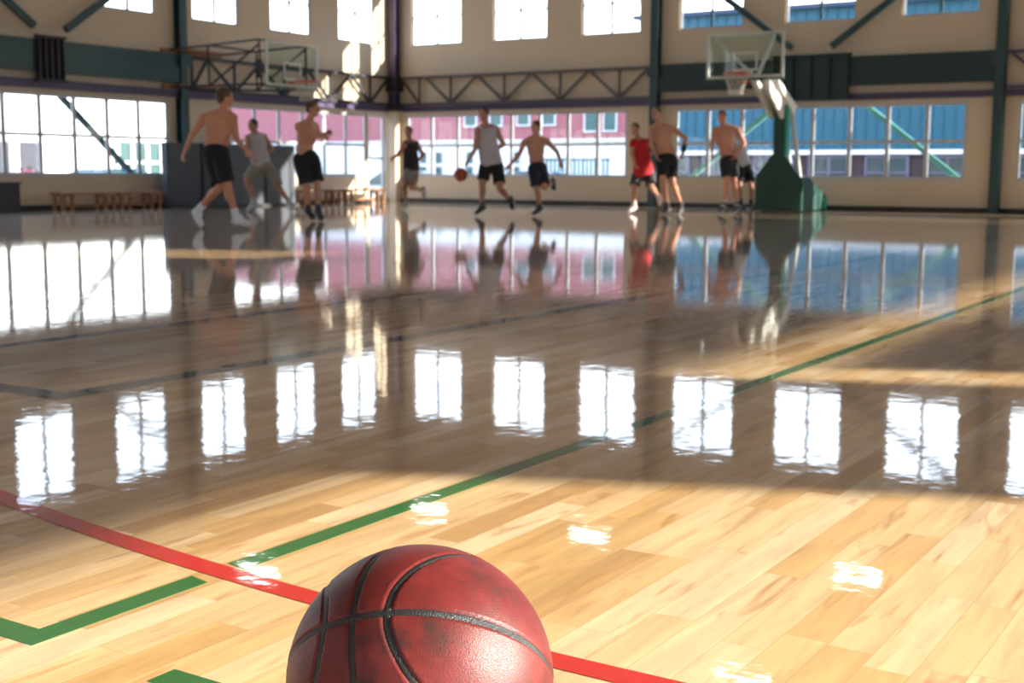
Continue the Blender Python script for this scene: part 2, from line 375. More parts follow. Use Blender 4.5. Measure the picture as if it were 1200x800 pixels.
# corner column
t = thing('steel_column', 'purple steel column standing in the corner of the hall', 'column', (.14, -.14, 0))
bm = nbm(); box(bm, -.09, .09, -.09, -.07, 2.13, RZ-.3); box(bm, -.09, .09, .07, .09, 2.13, RZ-.3); box(bm, -.012, .012, -.07, .07, 2.13, RZ-.3); box(bm, -.125, -.07, -.05, .05, 2.13, RZ-.3); obj('shaft', bm, M_PURP, t)
bm = nbm(); box(bm, -.13, .20, -.20, .13, 2.03, 2.125); box(bm, -.12, .16, -.16, .12, 2.45, 2.78); obj('bracket', bm, M_DARK, t)
bm = nbm(); box(bm, -.13, .07, -.07, .13, 0.0, 2.02); obj('concrete_pier', bm, M_WALL, t)
# purple beams over the low windows
def hbeam(bm, a, b, z0, z1, g0, g1, axis):
    if axis == 'y': box(bm, a, b, -g1, -g0, z0, z1)
    else: box(bm, g0, g1, a, b, z0, z1)
def ibeam(bm, a, b, z0, z1, g0, g1, axis, fl=.02):
    hbeam(bm, a, b, z0, z0+fl, g0, g1, axis); hbeam(bm, a, b, z1-fl, z1, g0, g1, axis); gm = (g0+g1)/2
    hbeam(bm, a, b, z0+fl, z1-fl, gm-.01, gm+.01, axis)
def plates(name, label, axis, segs, z0, z1, m, cat='beam', g0=.01, g1=.13):
    bm = nbm()
    for a, b in segs: ibeam(bm, a, b, z0, z1, g0, g1, axis)
    return tag(obj(name, bm, m), label, cat)
plates('purple_beam', 'purple steel beam running over the low windows of the far wall', 'y', [(.36, 6.50), (6.70, 13.05), (13.25, RX)], 2.0, 2.12, M_PURP)
plates('purple_beam', 'purple steel beam running over the low windows of the left wall', 'x', [(-6.36, -.36), (RY, -6.56)], 2.0, 2.14, M_PURP)
M_TEAL_SHADED = mat('dark_teal_steel', (.006, .027, .031), .5, var=.1)  # same teal paint, darkened to put the far wall's shade into the colour
def teal_beam(axis, a, b, label):
    bm = nbm(); ibeam(bm, a, b, 2.26, 2.78, .02, .16, axis, .03)
    hbeam(bm, a, b, 2.29, 2.75, .13, .155, axis)
    t = tag(obj('plate_beam', bm, M_TEAL if axis == 'x' else M_TEAL_SHADED), label, 'beam')
teal_beam('y', 6.70, 13.05, 'deep dark teal plate beam on the far wall behind the portable hoop')
teal_beam('x', -12.9, -6.56, 'deep teal plate beam on the left wall above the benches')
def gus(axis, u, w_, z0, m, label):
    bm = nbm()
    for k in range(5): q = -w_+.02+(2*w_-.04)*k/4; hbeam(bm, u+q-.012, u+q+.012, z0, 2.80, .175, .235, axis)
    hbeam(bm, u-w_, u+w_, z0, 2.80, .165, .175, axis); hbeam(bm, u-w_-.03, u+w_+.03, 2.80, 2.84, .165, .26, axis); hbeam(bm, u-w_-.03, u+w_+.03, z0-.04, z0, .165, .26, axis)
    return tag(obj('brace_bracket', bm, m), label, 'bracket')
gus('x', -9.41, .26, 2.14, M_DARK, 'black bracket box at the middle of the left teal beam')
gus('y', 9.82, .72, 2.04, M_TEAL_SHADED, 'wide dark ribbed bracket at the middle of the far teal beam')
M_GBR = mat('green_galvanised_brace', (.06, .22, .18), .35)
def brace(axis, p, q, label, m=M_TEAL, g=.21, w_=.11):
    P3 = (lambda u, z, g: (u, -g, z)) if axis == 'y' else (lambda u, z, g: (g, u, z))
    bm = nbm(); bar(bm, P3(*p, g), P3(*q, g), w_, .09, side=P3(0, 0, 1)); tag(obj('diagonal_brace', bm, m), label, 'brace')
brace('y', (9.45, 2.97), (6.72, 4.98), 'teal diagonal brace rising left behind the glass backboard')
brace('y', (10.2, 2.97), (13.02, 4.98), 'teal diagonal brace rising right above the far teal beam')
brace('y', (10.55, 2.05), (13.79, -.47), 'green diagonal brace outside the far right low windows', M_GBR, -.34, .09)
brace('y', (9.1, 2.05), (5.86, -.47), 'green diagonal brace outside, beside the green hoop stand', M_GBR, -.34, .09)
brace('x', (-9.1, 2.97), (-6.58, 4.70), 'teal diagonal brace rising right above the left beam')
brace('x', (-9.72, 2.97), (-12.2, 4.70), 'teal diagonal brace at the upper left edge of the photo')
brace('x', (-8.98, 2.05), (-6.10, -.47), 'dark green diagonal brace outside the left low windows', M_TEAL, -.34, .09)
def truss(axis, a, b, tops, bots, label, m):
    P3 = (lambda u, z, g=.09: (u, -g, z)) if axis == 'y' else (lambda u, z, g=.09: (g, u, z))
    sd_ = P3(0, 0, 1)
    t = thing('roof_truss', label, 'truss')
    bm = nbm(); bar(bm, P3(a, 2.745), P3(b, 2.745), .055, .10, side=sd_); obj('top_chord', bm, m, t)
    bm = nbm(); bar(bm, P3(a, 2.16), P3(b, 2.16), .055, .10, side=sd_); obj('bottom_chord', bm, m, t)
    for u in bots: bm = nbm(); bar(bm, P3(u, 2.19), P3(u, 2.72), .035, .05, side=sd_); obj('post', bm, m, t)
    for u in tops:
        for w_ in bots:
            if .25 < abs(u-w_) < .95: bm = nbm(); bar(bm, P3(u+(w_-u)*.04, 2.72), P3(w_-(w_-u)*.04, 2.19), .045, .05, side=sd_); obj('web_diagonal', bm, m, t)
truss('y', .30, 6.50, [.30, .96, 2.34, 3.73, 5.10, 6.45], [.80, 1.65, 3.04, 4.42, 5.80], 'long thin truss on the far wall left of the teal column', mat('brown_steel', (.085, .066, .075), .5))
truss('y', 13.26, 19.6, [13.3, 14.7, 16.1, 17.5, 18.9], [14.0, 15.4, 16.8, 18.2, 19.5], 'purple truss at the far right edge of the photo', M_PURP)
truss('x', -6.34, -.30, [-.30, -1.6, -3.0, -4.4, -5.8], [-.95, -2.3, -3.7, -5.1, -6.2], 'dark truss on the left wall behind the folded hoop frame', M_DARK)

# ------------------------------------------------------------------ ceiling lamps
M_LAMP = mat('lamp_diffuser', (.9, .9, .9), .5, emit=(1.0, .97, .90, LAMP))
M_CAN = mat('lamp_housing', (.5, .5, .5), .4)
def lamp(x, y, label):
    t = thing('ceiling_light', label, 'ceiling light', (x, y, 5.98), 'high bay lights under the ceiling')
    bm = nbm(); box(bm, -.40, .40, -.20, .20, .03, .10); box(bm, -.2, .2, -.1, .1, .10, .14); obj('housing', bm, M_CAN, t)
    for k in range(3): bm = nbm(); tube(bm, [(-.36, -.12+.12*k, 0), (.36, -.12+.12*k, 0)], .024, 8); obj('lamp_tube', bm, M_LAMP, t)
    for sx in (-.3, .3): bm = nbm(); tube(bm, [(sx, 0, .09), (sx, 0, 2.215)], .008, 6); obj('hanger', bm, M_CAN, t)
for x, y, s_ in ((3.3, -8.1, 'mirrored in the floor where the red and green lines meet'), (3.4, -3.35, 'mirrored in the floor on the long green line'),
                 (6.95, -3.2, 'mirrored in the floor above and right of the large ball'), (11.9, -2.9, 'mirrored in the sunlit floor at the right'),
                 (9.05, -9.9, 'whose mirror image lies behind the large ball'), (11.95, -8.05, 'mirrored at the bottom edge right of the ball')):
    lamp(x, y, 'high bay ceiling light '+s_)

# ------------------------------------------------------------------ basketball in the foreground
BR = .134
BC = Vector((17.389, -22.5232, BR+.0008))
hN = Vector((.3847, -.6482, -.6572)).normalized(); vN = Vector((.8775, .2905, .3816)); vN = (vN - hN*vN.dot(hN)).normalized()
pP = hN.cross(vN)
if pP.dot(CAM_POS-BC) < 0: pP = -pP
def oval(sgn, n=160):
    pts = []
    for i in range(n):
        f = 2*math.pi*i/n; A_, B_ = R(75), R(51)
        rho = 1/math.sqrt((math.cos(f)/A_)**2+(math.sin(f)/B_)**2)
        pts.append((vN*sgn*math.cos(rho) + (pP*math.cos(f)+hN*math.sin(f))*math.sin(rho)).normalized())
    return pts
def great(a, b, n=160): return [(a*math.cos(2*math.pi*i/n)+b*math.sin(2*math.pi*i/n)).normalized() for i in range(n)]
curves = [great(pP, vN), great(pP, hN), oval(1), oval(-1)]
from mathutils.kdtree import KDTree
samples = [p for c in (great(pP, vN, 640), great(pP, hN, 640), oval(1, 640), oval(-1, 640)) for p in c]
kd = KDTree(len(samples))
for i, p in enumerate(samples): kd.insert(p, i)
kd.balance()
bm = nbm(); bmesh.ops.create_icosphere(bm, subdivisions=7, radius=1)
for v in bm.verts:
    n_ = v.co.normalized(); dd = kd.find(n_)[2]*BR
    g = 1/(1+math.exp((dd-.0040)/.00035)); lip = math.exp(-((dd-.0056)/.0011)**2)
    v.co = n_*(BR-.0022*g+.0003*lip)
def ball_material():
    m = bpy.data.materials.new('worn_red_leather'); m.use_nodes = True
    t = m.node_tree; n = t.nodes; l = t.links; b = n['Principled BSDF']
    tc = n.new('ShaderNodeTexCoord')
    n1 = n.new('ShaderNodeTexNoise'); n1.inputs['Scale'].default_value = 14; n1.inputs['Detail'].default_value = 6; n1.inputs['Roughness'].default_value = .7
    n2 = n.new('ShaderNodeTexNoise'); n2.inputs['Scale'].default_value = 23; n2.inputs['Detail'].default_value = 5; n2.inputs['Roughness'].default_value = .65
    vo = n.new('ShaderNodeTexVoronoi'); vo.inputs['Scale'].default_value = 850
    for q in (n1, n2, vo): l.new(tc.outputs['Object'], q.inputs['Vector'])
    cr = n.new('ShaderNodeValToRGB'); e = cr.color_ramp.elements
    e[0].position = .30; e[0].color = (.085, .011, .011, 1); e[1].position = .72; e[1].color = (.20, .029, .025, 1)
    q = e.new(.5); q.color = (.135, .017, .016, 1); l.new(n1.outputs['Fac'], cr.inputs[0])
    mr = n.new('ShaderNodeMapRange'); mr.inputs['From Min'].default_value = .51; mr.inputs['From Max'].default_value = .66; mr.inputs['To Max'].default_value = .9; l.new(n2.outputs['Fac'], mr.inputs['Value'])
    mx = n.new('ShaderNodeMix'); mx.data_type = 'RGBA'; l.new(mr.outputs[0], mx.inputs['Factor']); l.new(cr.outputs[0], mx.inputs['A']); mx.inputs['B'].default_value = (.045, .016, .014, 1)
    l.new(mx.outputs['Result'], b.inputs['Base Color'])
    rr = n.new('ShaderNodeMapRange'); rr.inputs['To Min'].default_value = .30; rr.inputs['To Max'].default_value = .50; l.new(n2.outputs['Fac'], rr.inputs['Value']); l.new(rr.outputs[0], b.inputs['Roughness'])
    bp = n.new('ShaderNodeBump'); bp.inputs['Strength'].default_value = .4; bp.inputs['Distance'].default_value = .0006
    l.new(vo.outputs['Distance'], bp.inputs['Height']); l.new(bp.outputs['Normal'], b.inputs['Normal'])
    b.inputs['Specular IOR Level'].default_value = .38
    return m
ball = obj('basketball', bm, ball_material(), smooth=True); ball.location = BC
tag(ball, 'large worn dark red basketball resting on the floor in the foreground', 'basketball')
def seam_mat():
    m = bpy.data.materials.new('black_rubber_seam'); m.use_nodes = True
    t = m.node_tree; n = t.nodes; l = t.links; b = n['Principled BSDF']; b.inputs['Base Color'].default_value = (.020, .021, .023, 1); b.inputs['Roughness'].default_value = .42
    tc = n.new('ShaderNodeTexCoord'); vo = n.new('ShaderNodeTexVoronoi'); vo.inputs['Scale'].default_value = 800; l.new(tc.outputs['Object'], vo.inputs['Vector'])
    bp = n.new('ShaderNodeBump'); bp.inputs['Strength'].default_value = .8; bp.inputs['Distance'].default_value = .0008; l.new(vo.outputs['Distance'], bp.inputs['Height']); l.new(bp.outputs['Normal'], b.inputs['Normal'])
    return m
M_SEAM = seam_mat()
for ci, c in enumerate(curves):
    bm = nbm(); rings = []; N_ = len(c)
    for i, p in enumerate(c):
        tdir = (c[(i+1) % N_]-c[i-1]).normalized(); s = p.cross(tdir).normalized()
        rings.append([bm.verts.new((p*(BR-dp) + s*wd)) for wd, dp in ((-.0042, .0034), (-.0037, .0016), (-.0018, .0010), (.0018, .0010), (.0037, .0016), (.0042, .0034))])
    for i in range(N_):
        A_, B_ = rings[i], rings[(i+1) % N_]
        for k in range(5): bm.faces.new((A_[k], A_[k+1], B_[k+1], B_[k]))
    obj('seam', bm, M_SEAM, ball, smooth=True)

# small ball being dribbled
bm = nbm(); ell(bm, (0,0,0), (.105,)*3, seg=32, rings=20)
hb = obj('basketball', bm, mat('orange_leather', (.36, .075, .025), .5, var=.2, vscale=30), smooth=True); hb.location = (7.00, -7.44, 0.625)
tag(hb, 'small orange basketball being dribbled by the player in the pale sleeveless shirt', 'basketball')
for a_, b_ in (((1,0,0),(0,1,0)), ((1,0,0),(0,0,1))):
    bm = nbm(); tube(bm, [(Vector(a_)*math.cos(q*math.pi/24)+Vector(b_)*math.sin(q*math.pi/24))*.1045 for q in range(48)], .0022, 6, closed=True); obj('seam', bm, M_SEAM, hb)

# ------------------------------------------------------------------ hoops
M_RIM = mat('orange_rim', (.60, .07, .03), .4)
M_NET = mat('white_net_cord', (.50, .47, .42), .8)
M_BWHITE = mat('white_backboard_paint', (.62, .62, .58), .4)
def rim_net(parent, c, fwd, r=.215):
    """rim ring at c (centre), bracket going back to the board along -fwd"""
    c = Vector(c); fwd = Vector(fwd).normalized(); sd_ = Vector((0,0,1)).cross(fwd)
    bm = nbm(); tube(bm, [c+Vector((math.cos(q*math.pi/16), math.sin(q*math.pi/16), 0))*r for q in range(32)], .013, 8, closed=True)
    rim = obj('rim', bm, M_RIM, parent)
    bm = nbm(); back = c-fwd*(r+.13)
    poly(bm, [c-fwd*r*.93+sd_*.09, back+sd_*.11, back-sd_*.11, c-fwd*r*.93-sd_*.09], (0,0,-.02))
    poly(bm, [back+sd_*.11, back-sd_*.11, back-sd_*.11-Vector((0,0,.14)), back+sd_*.11-Vector((0,0,.14))], fwd*.02); obj('rim_bracket', bm, M_RIM, rim)
    bm = nbm(); N_ = 12; lv = [(0, 1.0), (.09, .86), (.18, .70), (.27, .58), (.36, .56)]
    P_ = lambda k, j: c+Vector((math.cos((k+.5*(j % 2))*2*math.pi/N_), math.sin((k+.5*(j % 2))*2*math.pi/N_), 0))*r*lv[j][1]-Vector((0,0,lv[j][0]))
    for k in range(N_):
        for j in range(4):
            tube(bm, [P_(k, j), P_(k, j+1)], .0055, 5); tube(bm, [P_(k, j), P_(k-1 if j % 2 == 0 else k+1, j+1)], .0055, 5)
    obj('net', bm, M_NET, rim)
def backboard(parent, cen, wdir, fwd, W, H_):
    """glass board centred at cen facing fwd"""
    cen = Vector(cen); wd = Vector(wdir).normalized(); f = Vector(fwd).normalized(); up = Vector((0,0,1))
    def plate(bm, u0, u1, w0, w1, g0, g1):
        a = [cen+wd*u+up*z+f*g0 for u, z in ((u0,w0),(u1,w0),(u1,w1),(u0,w1))]; poly(bm, a, f*(g1-g0))
    bm = nbm(); plate(bm, -W/2+.01, W/2-.01, -H_/2+.01, H_/2-.01, -.006, .006); bd = obj('backboard', bm, M_BOARDGLASS, parent)
    bm = nbm(); e = .045
    for q in ((-W/2, -W/2+e, -H_/2, H_/2), (W/2-e, W/2, -H_/2, H_/2), (-W/2+e, W/2-e, -H_/2, -H_/2+e), (-W/2+e, W/2-e, H_/2-e*.6, H_/2)): plate(bm, *q, -.022, .016)
    obj('board_frame', bm, M_BWHITE, bd)
    bm = nbm(); e = .038; sw, s0, s1 = .235, -H_/2+.12, -H_/2+.44
    for q in ((-sw, -sw+e, s0, s1), (sw-e, sw, s0, s1), (-sw+e, sw-e, s0, s0+e), (-sw+e, sw-e, s1-e, s1)): plate(bm, *q, .007, .010)
    obj('target_square', bm, M_BWHITE, bd)
    bm = nbm(); plate(bm, -W/2, W/2, -H_/2-.035, -H_/2, -.03, .03); obj('bottom_padding', bm, mat('green_board_pad', (.015, .12, .06), .6), bd)

# portable stand on the far side
M_PAD = mat('green_vinyl_pad', (.004, .105, .062), .42, var=.08)
M_PADS = mat('dark_green_panel', (.003, .040, .026), .5, var=.08)
t = thing('portable_hoop', 'green portable basketball hoop with padded base and glass backboard by the far wall', 'basketball hoop', (9.78, -1.3, 0))
O = Vector(t.location)
def L(pts): return [Vector(p)-O for p in pts]
FY = -1.62; BY = -.30
prof = [(9.37, .02), (10.20, .02), (10.20, .60), (9.89, 1.0), (9.66, 1.0), (9.37, .60)]
bm = nbm(); poly(bm, L([(x, FY, z) for x, z in prof]), (0, .06, 0)); obj('front_pad', bm, M_PADS, t)
side = [(FY+.06, .02), (BY, .02), (BY, .22), (-.62, .56), (FY+.45, 1.0), (FY+.06, 1.0)]
bm = nbm()
a_ = [(9.39, y, z) for y, z in side[:4]]
poly(bm, L([(9.40, FY+.06, .03), (9.40, BY, .03), (9.40, BY, .24), (9.40, -1.25, .60), (9.40, FY+.06, .60)]), (.78, 0, 0)); obj('base', bm, M_PADS, t)
bm = nbm(); poly(bm, L([(10.185, FY+.02, .02), (10.185, BY-.02, .02), (10.185, BY-.02, .27), (10.185, -1.25, .60), (10.185, FY+.02, .60)]), (.045, 0, 0)); obj('side_pad', bm, mat('teal_side_pad', (.006, .055, .042), .5), t)
bm = nbm(); box(bm, 9.60, 10.235, BY-.12, BY+.03, .04, .24); bmesh.ops.translate(bm, verts=bm.verts, vec=-O); obj('rear_pad', bm, mat('bright_green_pad', (.0, .5, .28), .5), t)
bm = nbm(); box(bm, 9.66, 9.86, FY+.06, FY+.30, .98, 1.86); bmesh.ops.translate(bm, verts=bm.verts, vec=-O); obj('upright', bm, M_PADS, t)
bm = nbm(); box(bm, 9.86, 9.88, FY+.10, FY+.27, .98, 1.84); bmesh.ops.translate(bm, verts=bm.verts, vec=-O); obj('upright_side_pad', bm, mat('bright_green_trim', (.0, .30, .17), .5), t)
BY0 = -2.5; BCN = Vector((9.47, BY0, 2.66)); BW, BH = 1.40, .76
bm = nbm()
arm = [(FY+.30, 1.80), (-2.30, 2.30), (-2.42, 2.30), (-2.42, 2.18), (FY+.0, 1.62)]
for x0 in (9.60, 9.80): poly(bm, L([(x0-.03*(y < -2), y, z) for y, z in arm]), (.05, 0, 0))
obj('arm', bm, M_BWHITE, t)
bm = nbm(); poly(bm, L([(9.60, -1.05, 1.86), (9.60, -1.98, 2.28), (9.60, -2.0, 2.22), (9.60, -1.2, 1.70)]), (.30, 0, 0)); obj('arm_cover_pad', bm, mat('white_arm_pad', (.80, .80, .76), .5), t)
bm = nbm()
for x0 in (9.68, 9.84): bar(bm, *L([(x0, -1.22, 1.86), (x0+.02, -.62, .42)]), .06)
bar(bm, *L([(9.68, -.95, 1.2), (9.86, -.95, 1.2)]), .04)
obj('rear_struts', bm, M_BWHITE, t)
backboard(t, BCN-O, (1, 0, 0), (0, -1, 0), BW, BH)
bm = nbm()
for sx in (-.58, .50): bar(bm, *L([(9.47+sx, BY0+.04, 2.98), (9.60, BY0+.22, 2.27)]), .05)
bar(bm, *L([(9.47-.56, BY0+.05, 2.99), (9.47+.52, BY0+.05, 2.99)]), .03)
bar(bm, *L([(9.60, BY0+.22, 2.29), (9.60, BY0+.02, 2.29)]), .12)
obj('board_braces', bm, M_BWHITE, t)
rim_net(t, Vector((9.46, BY0-.33, 2.335))-O, (0, -1, 0))
for x0 in (9.47, 10.1):
    for y0 in (-1.45, -.5): 
        bm = nbm(); tube(bm, L([(x0-.015, y0, .03), (x0+.015, y0, .03)]), .03, 12); obj('wheel', bm, M_BASE, t)

# wall hoop that folds out from the left wall
M_WOOD = mat('varnished_bench_wood', (.30, .14, .06), .4, var=.25, vscale=14)
t = thing('wall_mounted_hoop', 'glass hoop on a dark pipe frame folded out from the left wall', 'basketball hoop', (0.02, -6.1, 2.5))
O = Vector(t.location)
for z in (2.82, 2.18):
    bm = nbm(); box(bm, .03, .10, -6.9, -5.45, z-.045, z+.045); box(bm, .10, .30, -6.7, -5.5, z+.02, z+.05); bmesh.ops.translate(bm, verts=bm.verts, vec=-O); obj('wall_board', bm, M_WOOD, t)
BX = 2.0
bm = nbm()
for (p, q) in (((.1, -6.75, 2.84), (BX-.08, -6.35, 2.97)), ((.1, -5.50, 2.84), (BX-.08, -5.12, 2.95)), ((.1, -6.75, 2.18), (BX-.08, -6.30, 2.20)), ((.1, -5.50, 2.18), (BX-.08, -5.12, 2.16)),
               ((.9, -6.58, 2.90), (.9, -6.56, 2.18)), ((.9, -5.34, 2.90), (.9, -5.34, 2.18)), ((BX-.08, -6.35, 2.97), (BX-.08, -6.30, 2.20)), ((BX-.08, -5.12, 2.95), (BX-.08, -5.12, 2.16)),
               ((.9, -6.58, 2.90), (.9, -5.34, 2.88)), ((BX-.08, -6.33, 2.5), (BX-.08, -4.95, 2.5)), ((BX-.08, -6.35, 2.97), (BX-.08, -5.0, 2.95)), ((BX-.08, -6.30, 2.2), (BX-.08, -5.0, 2.2)), ((.9, -6.56, 2.18), (BX-.08, -6.33, 2.9)), ((.9, -5.34, 2.18), (BX-.08, -5.12, 2.9))):
    tube(bm, L([p, q]), .020, 8)
obj('pipe_frame', bm, M_DARK, t)
bm = nbm(); box(bm, BX-.13, BX-.05, -6.40, -6.30, 2.30, 2.62); bmesh.ops.translate(bm, verts=bm.verts, vec=-O); obj('hinge_block', bm, M_BASE, t)
backboard(t, Vector((BX, -5.58, 2.57))-O, (0, 1, 0), (1, 0, 0), 1.38, .78)
rim_net(t, Vector((BX+.33, -5.58, 2.275))-O, (1, 0, 0))

# ------------------------------------------------------------------ benches, mats, box
def bench(x, y0, y1, label, h=.30):
    t = thing('gym_bench', label, 'bench', (x, (y0+y1)/2, 0), 'low wooden benches along the left wall')
    Ln = y1-y0
    for dx in (-.075, .075): bm = nbm(); box(bm, dx-.065, dx+.065, -Ln/2, Ln/2, h-.035, h); obj('seat_board', bm, M_WOOD, t, bevel=.004)
    for s in (-1, 1):
        for dy in (0, .19):
            for dx in (-.10, .10): bm = nbm(); box(bm, dx-.022, dx+.022, s*(Ln/2-.07-dy)-.022, s*(Ln/2-.07-dy)+.022, 0, h-.035); obj('leg', bm, M_WOOD, t)
        bm = nbm(); box(bm, -.12, .12, s*(Ln/2-.165)-.13, s*(Ln/2-.165)+.13, h-.065, h-.036); obj('leg_rail', bm, M_WOOD, t)
    bm = nbm(); box(bm, -.015, .015, -Ln/2+.1, Ln/2-.1, .06, .10); obj('stretcher', bm, M_WOOD, t)
bench(.42, -9.62, -8.42, 'low wooden bench left of the other one under the bright left windows')
bench(.40, -8.38, -7.38, 'low wooden bench nearest the grey mats, under the left windows')
bench(.40, -3.88, -2.45, 'low wooden bench behind the player with outstretched arm')
bench(.40, -2.38, -.95, 'low wooden bench nearest the corner, in the sun')
M_MAT = mat('slate_grey_mat', (.060, .068, .088), .6, var=.1)
t = thing('folded_gym_mats', 'tall slate grey folded gym mats standing against the left wall', 'gym mats', (.55, -5.6, 0))
for k in range(4):
    bm = nbm(); y0 = -7.3+.83*k; box(bm, .40+.05*(k % 2), .56+.05*(k % 2), y0, y0+.815, .02, 1.17); bmesh.ops.translate(bm, verts=bm.verts, vec=-Vector(t.location)); obj('mat_panel', bm, M_MAT, t, bevel=.015)
bm = nbm(); box(bm, .34, .68, -7.33, -3.96, 0.0, .045); bmesh.ops.translate(bm, verts=bm.verts, vec=-Vector(t.location)); obj('trolley', bm, M_BASE, t)
bm = nbm(); box(bm, .1, .62, -11.4, -10.42, .0, .46)
o = obj('storage_box', bm, mat('black_storage_box', (.02, .02, .026), .5), bevel=.012); tag(o, 'black storage box on the floor at the left edge of the photo', 'box')
bm = nbm(); box(bm, .08, .64, -11.42, -10.40, .44, .475); obj('lid', bm, mat('black_box_lid', (.03, .03, .036), .5), o, bevel=.008)
# socket plate on the far wall
bm = nbm(); box(bm, 13.07, 13.14, -.012, 0, .27, .36); o = obj('wall_socket', bm, mat('brown_socket', (.12, .08, .05), .5)); tag(o, 'small brown wall socket low on the far right wall', 'socket')
o.location.y = -.002
bm = nbm(); box(bm, 13.09, 13.12, -.018, -.012, .30, .33); obj('socket_hole', bm, M_BASE, o)

